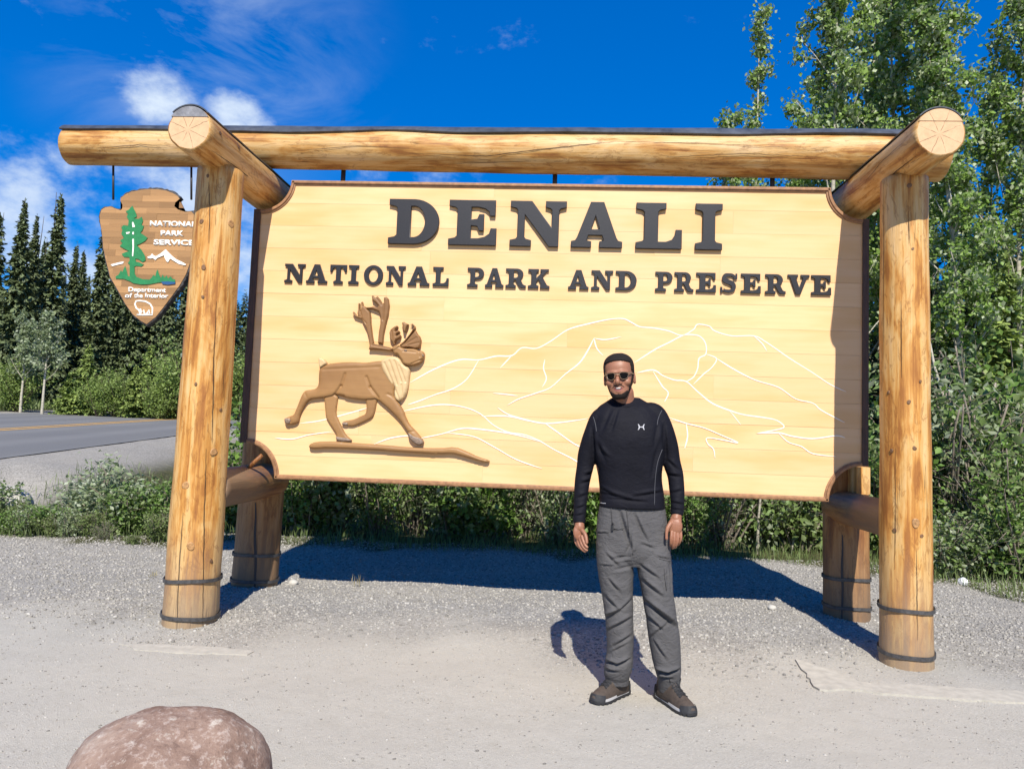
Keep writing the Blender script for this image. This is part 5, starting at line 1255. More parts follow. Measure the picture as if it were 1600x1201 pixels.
# ---- hair, beard, sunglasses, mouth
def hairmat(name, col):
    n = NB(name); v = n.coord(); t = n.noise(v, 260, 4, 0.7)
    return n.done(n.mix(n.maprange(t, 0.35, 0.65), tuple(x*.6 for x in col), tuple(x*1.5 for x in col)), 0.8, n.bump(t, 0.7, 0.003), spec=0.2)
M['hair'] = hairmat('short_black_hair', (0.013, 0.010, 0.009)); M['beard'] = hairmat('short_black_beard', (0.014, 0.010, 0.008))
def shell(name, off, cond, mat):
    rings = headring(off, 10, 120); n = 120; V = []; F = []; idx = {}
    inner = headring(-0.004, 10, 120)
    keep = set()
    for i in range(len(rings)-1):
        for k in range(n):
            c = (rings[i][k]+rings[i+1][(k+1) % n])/2
            if cond(c): keep.add((i, k))
    def vid(i, k, s):
        key = (i, k % n, s)
        if key not in idx: idx[key] = len(V); V.append(HM @ (rings if s else inner)[i][k % n])
        return idx[key]
    for i, k in keep:
        F.append((vid(i, k, 1), vid(i, k+1, 1), vid(i+1, k+1, 1), vid(i+1, k, 1)))
        for (di, dk, a, b) in ((-1, 0, (i, k), (i, k+1)), (1, 0, (i+1, k+1), (i+1, k)), (0, -1, (i+1, k), (i, k)), (0, 1, (i, k+1), (i+1, k+1))):
            if (i+di, (k+dk) % n) not in keep: F.append((vid(*a, 0), vid(*b, 0), vid(*b, 1), vid(*a, 1)))
    top = [vid(len(rings)-1, k, 1) for k in range(n)] if any(i == len(rings)-2 for i, k in keep) else None
    if top: F.append(tuple(top))
    me = mesh_from(name, V, F, True); bm = bmesh.new(); bm.from_mesh(me); bmesh.ops.recalc_face_normals(bm, faces=bm.faces[:]); bm.to_mesh(me); bm.free()
    return link(name, me, mat, body)
def hair_c(c):
    if c.y < -.045: return c.z > .209-2.6*c.x*c.x
    if c.y < -.02: return c.z > .150+(.045 if abs(c.x) < .06 else 0)
    if c.y < .012: return c.z > .105
    return c.z > .055
shell('hair', .0060, hair_c, M['hair'])
def beard_c(c):
    if c.y > .004: return False
    ax = abs(c.x)
    if c.z < .020+.017*min(1, (ax/.042)**2)+.004*math.exp(-(ax/.008)**2): return True
    if c.z < .115: return ax > .054+(c.z-.034)*.14 and c.y > -.062+(c.z-.034)*.35
    return False
shell('beard', .0034, beard_c, M['beard'])
bvh_cache.clear()
hx = lambda x, z, off=.002: (lambda r: r)(None)
bt = BVHTree.FromPolygons([v.co.copy() for v in body_me.vertices], [tuple(p.vertices) for p in body_me.polygons])
def face_pt(x, z, off=.002):
    o_ = H(x, -.3, z); h = bt.ray_cast(o_, HR @ Vector((0, 1, 0))); return h[0]+(HR @ Vector((0, -off, 0))) if h[0] is not None else H(x, -.09, z)
P = [face_pt(x, z, .001) for x, z in [(-.031, .061), (-.022, .0685), (-.008, .0715), (0, .0705), (.008, .0715), (.022, .0685), (.031, .061)]]
mb = MB(); tubeS(mb, [(p, r) for p, r in zip(P, [.0014, .0026, .0030, .0024, .0030, .0026, .0014])], 8, 4); mb.build('moustache', M['beard'], body, True)
M['lip'] = simple('lips', (0.25, 0.085, 0.07), 0.4); M['tooth'] = simple('teeth', (0.70, 0.66, 0.60), 0.3); M['mouth'] = simple('mouth_shadow', (0.06, 0.02, 0.018), 0.6)
def patch(name, outline, mat, off, parent=body):
    c = [sum(p[i] for p in outline)/len(outline) for i in (0, 1)]; V = [face_pt(c[0], c[1], off)]; n = len(outline)
    for f in (.5, 1.0):
        for p in outline: V.append(face_pt(c[0]+(p[0]-c[0])*f, c[1]+(p[1]-c[1])*f, off if f < 1 else off*.2))
    F = [(0, 1+k, 1+(k+1) % n) for k in range(n)]+[(1+k, 1+n+k, 1+n+(k+1) % n, 1+(k+1) % n) for k in range(n)]
    me = mesh_from(name, V, F, True); bm = bmesh.new(); bm.from_mesh(me)
    bmesh.ops.recalc_face_normals(bm, faces=bm.faces[:]); bm.to_mesh(me); bm.free(); return link(name, me, mat, parent)
patch('lips', [(-.026, .060), (-.013, .0645), (0, .0635), (.013, .0645), (.026, .060), (.021, .046), (.012, .036), (0, .033), (-.012, .036), (-.021, .046)], M['lip'], .0022)
patch('mouth', [(-.021, .0585), (-.010, .061), (0, .0605), (.010, .061), (.021, .0585), (.014, .048), (0, .044), (-.014, .048)], M['mouth'], .0034)
patch('teeth', [(-.017, .0580), (-.009, .0600), (0, .0597), (.009, .0600), (.017, .0580), (.012, .0510), (0, .0490), (-.012, .0510)], M['tooth'], .0048)
M['lens'] = simple('dark_lens', (0.006, 0.005, 0.005), 0.15, 0, spec=0.06)
M['frame'] = simple('pale_translucent_frame', (0.215, 0.15, 0.095), 0.35)
for s in (-1, 1):
    lo = [(s*.012, .135), (s*.022, .1395), (s*.040, .1395), (s*.056, .136), (s*.0575, .124), (s*.052, .109), (s*.040, .1025), (s*.026, .103), (s*.016, .111)]
    def lp(x, z, o_=0): x = x*1.03; z = .1215+(z-.1215)*1.12; return H(x, -.1015+abs(x)*abs(x)*7.0+o_, z)
    mid = (s*.035, .121)
    V = [lp(*mid)]+[lp(*p) for p in lo]; n = len(lo); F = [(0, 1+k, 1+(k+1) % n) for k in range(n)]
    V += [lp(mid[0], mid[1], .003)]+[lp(p[0], p[1], .003) for p in lo]
    F += [(n+1, n+2+(k+1) % n, n+2+k) for k in range(n)]+[(1+k, n+2+k, n+2+(k+1) % n, 1+(k+1) % n) for k in range(n)]
    if s == -1:
        gl = link('sunglasses', mesh_from('sunglasses', [lp(0, 0)], []), None, body)
    me = mesh_from('lens', V, F); bm = bmesh.new(); bm.from_mesh(me); bmesh.ops.recalc_face_normals(bm, faces=bm.faces[:]); bm.to_mesh(me); bm.free(); lens = link('lens', me, M['lens'], gl)
fm = MB()
for s in (-1, 1):
    lo = [(s*.012, .135), (s*.022, .1395), (s*.040, .1395), (s*.056, .136), (s*.0575, .124), (s*.052, .109), (s*.040, .1025), (s*.026, .103), (s*.016, .111)]
    loop = lo+[lo[0], lo[1]]
    fm.tube([H(x, -.1025+x*x*7.0, z) for x, z in loop], .0013, 6)
    fm.tube([H(s*.0565, -.0805, .134), H(s*.066, -.066, .134), H(s*.079, -.02, .130), H(s*.083, .012, .126)], [.0034, .0034, .0028, .0024], 6)
fm.tube([H(-.012, -.1015, .130), H(0, -.106, .133), H(.012, -.1015, .130)], .003, 6)
gm = fm.mesh('sunglasses'); old = gl.data; gl.data = gm; gm.materials.append(M['frame']); bpy.data.meshes.remove(old)

# ---- hiking shoes
M['shoe'] = simple('brown_nubuck', (0.062, 0.045, 0.034), 0.75, 0, 60, 0.3, 0.25)
M['shoe_dark'] = simple('dark_mesh_and_rubber', (0.020, 0.020, 0.022), 0.7, 0, 60, 0.3, 0.3)
M['midsole'] = simple('pale_midsole', (0.42, 0.41, 0.40), 0.6); M['lace'] = simple('black_lace', (0.012, 0.012, 0.013), 0.7)
def shoe(heel, toe):
    heel, toe = Vector(heel), Vector(toe); d = (toe-heel); Ls = d.length; d.normalize(); sd = Vector((-d.y, d.x, 0))
    z0 = gz((heel.x+toe.x)/2, (heel.y+toe.y)/2)
    W = Matrix(((d.x, sd.x, 0, heel.x), (d.y, sd.y, 0, heel.y), (0, 0, 1, z0), (0, 0, 0, 1)))
    k = Ls/0.30
    # plan outline, half-widths along the length
    prof = [(0.0, .020), (.012, .033), (.04, .040), (.09, .041), (.14, .043), (.20, .050), (.24, .049), (.272, .040), (.292, .024), (.30, .010)]
    def slab(z_a, z_b, grow, name, mat, parent, notch=False, inset_top=0.0):
        V = []; F = []; P = [r_ for r_ in catmull(prof, 5) if name != 'midsole' or r_[0] < .262]; n = len(P)
        ringp = [(x, w+grow) for x, w in P]+[(x, -(w+grow)) for x, w in reversed(P)]
        for zz, g in ((z_a, 0), (z_b, inset_top)):
            for i, (x, y) in enumerate(ringp):
                lift = 0.010*max(0, (x-.23)/.07)**2+0.004*max(0, (.03-x)/.03)
                z = zz+lift
                if notch and zz == z_a and (i//2) % 2 == 0: z += .008
                V.append(((x*k+(.004 if x > .15 else -.004)*grow*100*0.0), y*(1-g), z))
        m = len(ringp)
        for i in range(m): F.append((i, (i+1) % m, m+(i+1) % m, m+i))
        F.append(tuple(reversed(range(m)))); F.append(tuple(m+i for i in range(m)))
        me = mesh_from(name, V, F); bm = bmesh.new(); bm.from_mesh(me); bmesh.ops.recalc_face_normals(bm, faces=bm.faces[:]); bmesh.ops.triangulate(bm, faces=[f for f in bm.faces if len(f.verts) > 4]); bm.to_mesh(me); bm.free()
        return link(name, me, mat, parent, W)
    # upper
    m_ = MB(); rings = []
    st = [(0.004, .024, .050, .078), (.03, .037, .045, .140), (.07, .041, .042, .150), (.11, .041, .036, .142), (.145, .042, .030, .124), (.18, .045, .026, .098), (.22, .046, .024, .078), (.255, .043, .022, .067), (.28, .034, .022, .058), (.298, .016, .024, .044)]
    V = []; F = []; A = catmull(st, 5); n = 20
    for x, w, zb_, zt_ in A:
        for q in range(n):
            a = 2*math.pi*q/n; c, s = math.cos(a), math.sin(a)
            yy = w*abs(c)**(.75)*(1 if c > 0 else -1)
            if s > 0: yy *= (1-0.30*s*min(1, zt_/.1))
            V.append((x*k, yy, .020+(zt_-.020)*(s if s > 0 else 0)**.8+(s*.004 if s < 0 else 0)))
    for i in range(len(A)-1):
        for q in range(n): F.append((i*n+q, i*n+(q+1) % n, (i+1)*n+(q+1) % n, (i+1)*n+q))
    F.append(tuple(reversed(range(n)))); F.append(tuple((len(A)-1)*n+q for q in range(n)))
    me = mesh_from('shoe', V, F, True); bm = bmesh.new(); bm.from_mesh(me); bmesh.ops.recalc_face_normals(bm, faces=bm.faces[:]); bm.to_mesh(me); bm.free()
    up = link('shoe', me, [M['shoe']], person, W)
    tag(up)
    slab(0.0, .016, .004, 'outsole', M['shoe_dark'], up, True); slab(.0155, .028, -.001, 'midsole', M['midsole'], up, False, 0.04)
    # toe bumper and heel counter
    for nm, x0, x1, zt_ in (('toe_cap', .256, .301, .046), ('heel_counter', -.003, .035, .066)):
        P = [(x, w) for x, w in catmull(prof, 6) if x0 <= x <= x1]
        ringp = [(x, w+.0035) for x, w in P]+[(x, -(w+.0035)) for x, w in reversed(P)]
        if nm == 'heel_counter': ringp = list(reversed([(x, w+.002) for x, w in P]))+[(x, -(w+.002)) for x, w in P]
        V = []; F = []
        for zz, g in ((.014, 0), (zt_*.75, .02), (zt_, .16)):
            for x, y in ringp: V.append(((x if nm == 'heel_counter' else x-(zz-.014)*.35)*k+(.002 if nm == 'toe_cap' else 0), y*(1-g), zz+(0.010*max(0, (x-.23)/.07)**2)))
        m = len(ringp)
        for j in range(2):
            for i in range(m-1): F.append((j*m+i, j*m+i+1, (j+1)*m+i+1, (j+1)*m+i))
        link(nm, mesh_from(nm, V, F, True), M['shoe_dark'], up, W)
    # tongue and laces
    bt_ = BVHTree.FromPolygons([v.co.copy() for v in me.vertices], [tuple(p.vertices) for p in me.polygons])
    def topz(x, y): h = bt_.ray_cast(Vector((x*k, y, .4)), Vector((0, 0, -1))); return h[0].z if h[0] is not None else .08
    tg = MB(); V = []; F = []
    xs_ = np.linspace(.10, .215, 10)
    for x in xs_:
        w = .019+.004*(x-.085)/.1
        for y in (-w, -w*.4, w*.4, w): V.append((x*k, y, topz(x, y)+.002))
    for i in range(9):
        for q in range(3): F.append((i*4+q, i*4+q+1, i*4+q+5, i*4+q+4))
    link('tongue', mesh_from('tongue', V, F, True), M['shoe_dark'], up, W)
    lm = MB()
    for i, x in enumerate(np.linspace(.115, .200, 5)):
        for s in (-1, 1):
            lm.tube([Vector((x*k, -s*.024, topz(x, -s*.024)+.003)), Vector(((x+.010)*k, 0, topz(x+.01, 0)+.006)), Vector(((x+.020)*k, s*.024, topz(x+.02, s*.024)+.003))], .0034, 6)
    for s in (-1, 1):
        b_ = Vector((.125*k, s*.008, topz(.125, 0)+.008))
        lm.tube([b_, b_+Vector((.010, s*.014, .006)), b_+Vector((.024, s*.028, -.006)), b_+Vector((.028, s*.024, -.016)), b_+Vector((.014, s*.012, -.006)), b_], .0024, 6)
    lm.build('laces', M['lace'], up, False, True)
hl, tl = atg(979, 1080), atg(928, 1100)
shoe((hl.x, hl.y, 0), (hl.x+(tl.x-hl.x)/math.hypot(tl.x-hl.x, tl.y-hl.y)*.305, hl.y+(tl.y-hl.y)/math.hypot(tl.x-hl.x, tl.y-hl.y)*.305, 0))
hr_, tr_ = atg(1028, 1086), atg(1083, 1120)
shoe((hr_.x, hr_.y, 0), (hr_.x+(tr_.x-hr_.x)/math.hypot(tr_.x-hr_.x, tr_.y-hr_.y)*.325, hr_.y+(tr_.y-hr_.y)/math.hypot(tr_.x-hr_.x, tr_.y-hr_.y)*.325, 0))

# ------------------------------------------------------------------ vegetation
def leaf_mat(name, top, under, var=0.35, trans=0.25, rough=0.5):
    n = NB(name); isl = n.island(); geo = n.N('ShaderNodeNewGeometry')
    lo = tuple(x*(1-var) for x in top); hi = tuple(min(1, x*(1+var)) for x in top)
    c = n.mix(isl, lo, hi); r2 = n.objrand(); c = n.mix(n.maprange(r2, 0, 1, 0.0, 0.35), c, (top[0]*0.7, top[1]*0.85, top[2]*0.8))
    c = n.mix(geo.outputs['Backfacing'], c, under)
    m = n.done(c, rough, None, spec=0.35)
    tr = n.N('ShaderNodeBsdfTranslucent'); n.L(n.mix(0.5, c, (top[0]*1.6, top[1]*1.9, top[2]*0.5)), tr.inputs['Color'])
    mx = n.N('ShaderNodeMixShader'); mx.inputs[0].default_value = trans; out = n.nt.nodes['Material Output']
    n.L(n.b.outputs[0], mx.inputs[1]); n.L(tr.outputs[0], mx.inputs[2]); n.L(mx.outputs[0], out.inputs['Surface'])
    return m
M['poplar'] = leaf_mat('poplar_leaf', (0.175, 0.265, 0.05), (0.38, 0.43, 0.26))
M['willow'] = leaf_mat('willow_leaf', (0.15, 0.215, 0.065), (0.30, 0.34, 0.22))
M['alder'] = leaf_mat('alder_leaf', (0.12, 0.205, 0.038), (0.20, 0.26, 0.10))
M['greywillow'] = leaf_mat('grey_willow_leaf', (0.21, 0.255, 0.135), (0.36, 0.40, 0.29))
M['spruce'] = leaf_mat('spruce_needles', (0.105, 0.130, 0.055), (0.10, 0.12, 0.052), 0.55, 0.08, 0.6)
M['youngspruce'] = leaf_mat('young_spruce_needles', (0.21, 0.27, 0.07), (0.19, 0.25, 0.07), 0.45, 0.12, 0.6)
M['verge'] = leaf_mat('verge_leaf', (0.19, 0.26, 0.06), (0.24, 0.31, 0.10))
M['herb'] = leaf_mat('herb_leaf', (0.15, 0.20, 0.06), (0.18, 0.22, 0.09))
M['drygrass'] = leaf_mat('dry_stem', (0.26, 0.22, 0.12), (0.26, 0.22, 0.12), 0.4, 0.1)
M['bark_pale'] = simple('pale_aspen_bark', (0.40, 0.37, 0.30), 0.8, 0, 9, 0.4, 0.35, 0.2, (1, 1, 3))
M['bark_dark'] = simple('dark_bark', (0.085, 0.065, 0.05), 0.9, 0, 14, 0.6, 0.4, 0.2)
M['twig'] = simple('grey_twig', (0.20, 0.17, 0.135), 0.85, 0, 20, 0.3, 0.4, 0.2)

def leaves_mesh(name, pts, size, rng, droop=0.3, narrow=0.7, up=0.25, var=0.45):
    """one folded diamond leaf (2 triangles -> 2 quads' worth) per point"""
    n = len(pts); s = size*(1+rng.uniform(-var, var, n))
    d = rng.normal(size=(n, 3)); d[:, 2] -= droop; d /= np.linalg.norm(d, axis=1)[:, None]
    nr = rng.normal(size=(n, 3)); nr[:, 2] += up*3; nr[:, 1] -= 0.35
    sd = np.cross(d, nr); sd /= np.linalg.norm(sd, axis=1)[:, None]+1e-9; nn = np.cross(sd, d)
    a = pts; b = pts+d*s[:, None]*.5+sd*s[:, None]*.5*narrow+nn*s[:, None]*.10; c = pts+d*s[:, None]; e = pts+d*s[:, None]*.5-sd*s[:, None]*.5*narrow+nn*s[:, None]*.10
    V = np.stack([a, b, c, e], 1).reshape(-1, 3); i = np.arange(n)[:, None]*4
    F = np.concatenate([i+np.array([[0, 1, 2]]), i+np.array([[0, 2, 3]])], 1).reshape(-1, 3)
    return indexed_mesh(name, V, F)
def wobble_path(p0, d, L_, n, rng, wob, curve):
    P = [np.array(p0)]; d = np.array(d, float); d /= np.linalg.norm(d)
    for i in range(n):
        d = d+rng.normal(size=3)*wob+np.array(curve)/n; d /= np.linalg.norm(d); P.append(P[-1]+d*L_/n)
    return P
def poplar_meshes(Hh, seed, nb=26, clump=22, spread=1.5, leaf=0.062, base=0.22, trunk_r=0.05, tips=5):
    rng = np.random.default_rng(seed); tr = MB(); br = MB(); pts = []
    T = wobble_path((0, 0, -0.2), (0, 0, 1), Hh, 16, rng, 0.014, (0, 0, 0.25)); tr.tube(T, [trunk_r*(1-0.93*i/16)+.004 for i in range(17)], 9)
    T = np.array(T)
    for b in range(nb):
        t = base+(1-base)*((b+rng.random())/nb)**0.9; t = min(t, .985); i = int(t*16); p = T[i]+(T[min(i+1, 16)]-T[i])*(t*16-i)
        az = b*2.4+rng.uniform(-.5, .5); el = rng.uniform(.45, 1.0)+0.35*t
        L_ = spread*(1.0-0.62*max(0, (t-base)/(1-base)))*rng.uniform(.6, 1.15)
        P = wobble_path(p, (math.cos(az)*math.cos(el), math.sin(az)*math.cos(el), math.sin(el)), L_, 6, rng, .10, (0, 0, .35))
        br.tube(P, [trunk_r*.36*(1-.8*q/6)*(1.1-t)+.003 for q in range(7)], 5)
        for q in range(tips):
            k = rng.uniform(.25, 1.0); j = min(int(k*6), 5); p2 = P[j]+(P[j+1]-P[j])*(k*6-j)
            P2 = wobble_path(p2, rng.normal(size=3)+np.array([0, 0, .7]), L_*.34*rng.uniform(.5, 1.2), 3, rng, .15, (0, 0, .3)); br.tube(P2, [.006, .005, .004, .002], 4, False)
            for c in P2[1:]:
                m = int(clump*.55*rng.uniform(.0, 2.0)); pts.append(np.array(c)+rng.normal(size=(m, 3))*np.array([.062, .062, .07]))
        pts.append(np.array(P[-1])+rng.normal(size=(int(clump*.7), 3))*.10)
    pts.append(T[-1]+rng.normal(size=(clump, 3))*np.array([.09, .09, .2]))
    return tr.mesh('trunk', True), br.mesh('branches', True), leaves_mesh('crown', np.concatenate(pts), leaf, rng)
def spruce_meshes(Hh, seed, Rm=1.1, dens=1.0, spray=0.30, fine=False, club=0.0, bare=0.06, WD=.24):
    rng = np.random.default_rng(seed); tr = MB()
    tr.tube(wobble_path((0, 0, -0.3), (0, 0, 1), Hh+.3, 10, rng, .008, (0, 0, .1)), [(.09*Hh/9)*(1-.95*i/10)+.006 for i in range(11)], 8)
    Q = []; z = Hh*bare
    while z < Hh*.985:
        t = z/Hh; R_ = Rm*min(1.0, (1-t)*1.45)*(.75+.25*(1-t))*rng.uniform(.72, 1.12)+.05
        if club and t > .82: R_ += club*math.sin((t-.82)/.18*math.pi)
        nb = max(4, int(rng.uniform(5, 8)*dens))
        for b in range(nb):
            az = rng.uniform(0, 6.283); jz = rng.uniform(-.12, .12); L_ = R_*rng.uniform(.45, 1.2); dr = -.35-.35*(1-t)
            dx, dy = math.cos(az), math.sin(az); ns = max(2, int(L_/(spray*.42)))
            for s in range(ns):
                f = (s+rng.random()*.6)/ns; p = np.array([dx*L_*f, dy*L_*f, z+jz+dr*L_*f*(1-.45*f)+.12*L_*f*f]); w = spray*(1.05-.45*f)*min(1.0, .30+(1-t)*2.6)
                for side in range(3):
                    a2 = az+rng.uniform(-1.0, 1.0); el = rng.uniform(-1.15, .10); d = np.array([math.cos(a2)*math.cos(el), math.sin(a2)*math.cos(el), math.sin(el)])
                    sd = np.array([-math.sin(a2), math.cos(a2), rng.uniform(-.9, .9)]); sd /= np.linalg.norm(sd)
                    l = w*rng.uniform(.6, 1.2); q0 = p; q1 = p+d*l
                    Q.append((q0-sd*l*.09, q0+d*l*.5-sd*l*WD-np.array([0, 0, l*.06]), q1, q0+d*l*.5+sd*l*WD-np.array([0, 0, l*.06])))
        z += (.16 if fine else .20)*rng.uniform(.75, 1.25)*(1.0 if t < .8 else .8)
    top = np.array([0, 0, Hh])
    for k in range(10):
        a = rng.uniform(0, 6.28); d = np.array([math.cos(a)*.3, math.sin(a)*.3, .5]); p = top-np.array([0, 0, rng.uniform(0, .5)])
        Q.append((p, p+d*.12+np.array([.03, 0, 0]), p+d*.26, p+d*.12-np.array([.03, 0, 0])))
    return tr.mesh('trunk', True), quads_mesh('crown', np.array(Q).reshape(-1, 3))
def shrub_meshes(Hh, W_, seed, stems=16, leaf=0.045, n=2200, narrow=.6, low=.1, bare=0.0):
    rng = np.random.default_rng(seed); st = MB(); pts = []
    for s in range(stems):
        az = rng.uniform(0, 6.28); r = rng.uniform(0, .25)*W_; lean = rng.uniform(.02, .55); h = Hh*rng.uniform(.55, 1.08)
        P = wobble_path((math.cos(az)*r*.4, math.sin(az)*r*.4, -.05), (math.cos(az)*lean, math.sin(az)*lean, 1), h, 7, rng, .09, (0, 0, .05)); st.tube(P, [.011*(1-.75*i/7)*Hh/1.2+.002 for i in range(8)], 5)
        for q in range(7):
            k = rng.uniform(.2, 1); j = min(int(k*7), 6); p2 = P[j]+(P[j+1]-P[j])*(k*7-j)
            P2 = wobble_path(p2, rng.normal(size=3)*np.array([1, 1, .5])+np.array([0, 0, .5]), h*.28*rng.uniform(.5, 1.2), 3, rng, .2, (0, 0, .2)); st.tube(P2, [.004, .0035, .003, .0015], 4, False)
            if rng.random() < bare: continue
            for c in P2[1:]:
                m = max(2, int(n/(stems*7*3)*rng.uniform(.4, 1.6))); pts.append(np.array(c)+rng.normal(size=(m, 3))*np.array([.07, .07, .075])*max(.7, Hh/1.4))
    pts = np.concatenate(pts); pts = pts[pts[:, 2] > low*.3]
    return st.mesh('stems', True), leaves_mesh('foliage', pts, leaf, rng, narrow=narrow)
def plant(name, label, cat, parts, loc, rz, sc, group=None):
    r = root(name, loc, label, cat, group); r.rotation_euler = (0, 0, rz); r.scale = (sc, sc, sc) if isinstance(sc, (int, float)) else sc
    for pn, me, mat in parts:
        if len(me.materials) == 0: me.materials.append(mat)
        o = bpy.data.objects.new(pn, me); COL.objects.link(o)
        if me.materials[0] is not mat: o.material_slots[0].link = 'OBJECT'; o.material_slots[0].material = mat
        o.parent = r
    return r
def gxy(px, Y, pyh=690):
    p = at(px, pyh, Y); return p.x, p.y
def top_h(px, py, Y): return at(px, py, Y).z

# -- spruces beyond the road
SP = [spruce_meshes(9.0, 31, 1.15, 2.0, .40, WD=.27), spruce_meshes(9.0, 32, 1.3, 2.0, .42, club=.12, WD=.27), spruce_meshes(9.0, 33, 1.0, 2.0, .38, WD=.27), spruce_meshes(9.0, 34, 1.55, 2.1, .44, WD=.27)]
far_spruces = [(8, 312, 34, 'tall dark spruce at the far left edge beyond the road'), (29, 335, 37, 'dark spruce just right of the leftmost tall spruce'), (64, 301, 36, 'tallest slim spruce with a ragged pointed top beyond the road'),
               (96, 378, 39, 'shorter narrow dark spruce right of the tallest slim one'), (108, 392, 42, 'thin half hidden spruce between two taller dark ones'), (139, 331, 37, 'tall spruce standing close left of the arrowhead sign'),
               (163, 372, 40, 'dark spruce partly behind the left edge of the arrowhead sign'), (192, 375, 38, 'dark spruce behind the arrowhead, left of its point'), (222, 352, 42, 'dark spruce hidden behind the middle of the arrowhead'),
               (250, 395, 37, 'dark spruce showing right of the arrowhead point'), (278, 370, 40, 'dark spruce just left of the left front post'), (312, 400, 38, 'dark spruce mostly behind the left front post'),
               (345, 420, 41, 'dark spruce right behind the left front post'), (379, 470, 40, 'spruce seen in the slot between left post and panel'), (-30, 330, 36, 'dark spruce cut by the left picture edge'), (45, 372, 43, 'rear spruce in the gap left of the tallest one'), (178, 420, 44, 'rear dark spruce low behind the arrowhead sign'),
               (120, 430, 46, 'low rear spruce filling the gap behind the roadside trees'), (80, 430, 46, 'rear spruce deep in the woods left of centre gap'), (235, 440, 46, 'rear spruce deep in the woods below the arrowhead'), (15, 420, 46, 'rear spruce deep in the woods at far left'), (295, 440, 46, 'rear spruce deep in the woods beside left post'), (150, 440, 47, 'rear spruce deep in the woods under the tall pointed one')]
for i, (px, py, Y, lab) in enumerate(far_spruces):
    x, y = gxy(px, Y); z = gz(x, y); h = top_h(px, py, Y)-z; k = (i*7+3) % 4
    tr_, cr = SP[k]; s = h/9.0; w = s*(.82 if h > 8 else 1.0)
    plant('spruce_tree', lab, 'tree', [('trunk', tr_, M['bark_dark']), ('crown', cr, M['spruce'])], (x, y, z), i*1.9, (w, w, s), 'dark spruces beyond the road')
# -- young lighter trees along the far verge
VS = [shrub_meshes(4.0, 2.4, 43, 30, .16, 6500, .6), shrub_meshes(4.0, 2.6, 44, 30, .15, 6500, .6)]
YS = [spruce_meshes(4.0, 41, 1.25, 2.6, .32, bare=.02, WD=.3), spruce_meshes(4.0, 42, 1.5, 2.6, .34, bare=.02, WD=.3)]
for i, (px, py, Y, lab) in enumerate([(128, 535, 30.5, 'bright green young spruce left of the arrowhead point by the road'), (178, 580, 30, 'small bushy young tree on the verge below the arrowhead'), (226, 535, 32, 'taller light green spruce right below the arrowhead point'),
                                      (262, 560, 31, 'young spruce beside the left front post across the road'), (286, 545, 30.5, 'young bushy tree touching the left front post outline'), (20, 560, 31, 'yellow green young tree at left picture edge by the road'), (372, 560, 33, 'young green tree in the slot beside the sign panel'), (100, 580, 30.5, 'low young spruce right of the pale twin trunks'), (152, 590, 29.8, 'smallest young tree on the road verge'), (205, 570, 30, 'round young spruce between two taller ones'), (330, 560, 32, 'young spruce behind the left front post'), (246, 590, 29.8, 'low green bushy tree at the verge near the left post')]):
    x, y = gxy(px, Y); z = gz(x, y); h = top_h(px, py, Y)-z; bush = i not in (0, 2, 3, 7, 9, 10); tr_, cr = VS[i % 2] if bush else YS[i % 2]; s = h/4.0
    plant('young_tree' if bush else 'young_spruce', lab, 'tree', [('trunk', tr_, M['bark_dark']), ('crown', cr, M['verge'] if bush else M['youngspruce'])], (x, y, z), i*2.3, (s*1.05, s*1.05, s), 'young light green trees along the far verge')
for i, (px, py, Y, lab, sd) in enumerate([(62, 492, 29.5, 'pale leafed young poplar with twin white trunks beyond the road', 51), (28, 505, 30.5, 'pale leafed young poplar at far left beyond the road', 52), (300, 530, 30, 'pale leafed sapling behind the left front post', 53)]):
    x, y = gxy(px, Y); z = gz(x, y); h = top_h(px, py, Y)-z
    a, b, c = poplar_meshes(h, sd, 22, 26, 1.35, .11, .38, .06, 4)
    plant('young_poplar', lab, 'tree', [('trunk', a, M['bark_pale']), ('branches', b, M['bark_pale']), ('crown', c, M['greywillow'])], (x, y, z), i, 1.0)
x, y = gxy(70, 29.3); tr2 = MB(); tr2.tube(wobble_path((0, 0, -.2), (-.12, 0, 1), 3.0, 8, np.random.default_rng(4), .04, (.2, 0, 0)), [.06-.004*i for i in range(9)], 8)
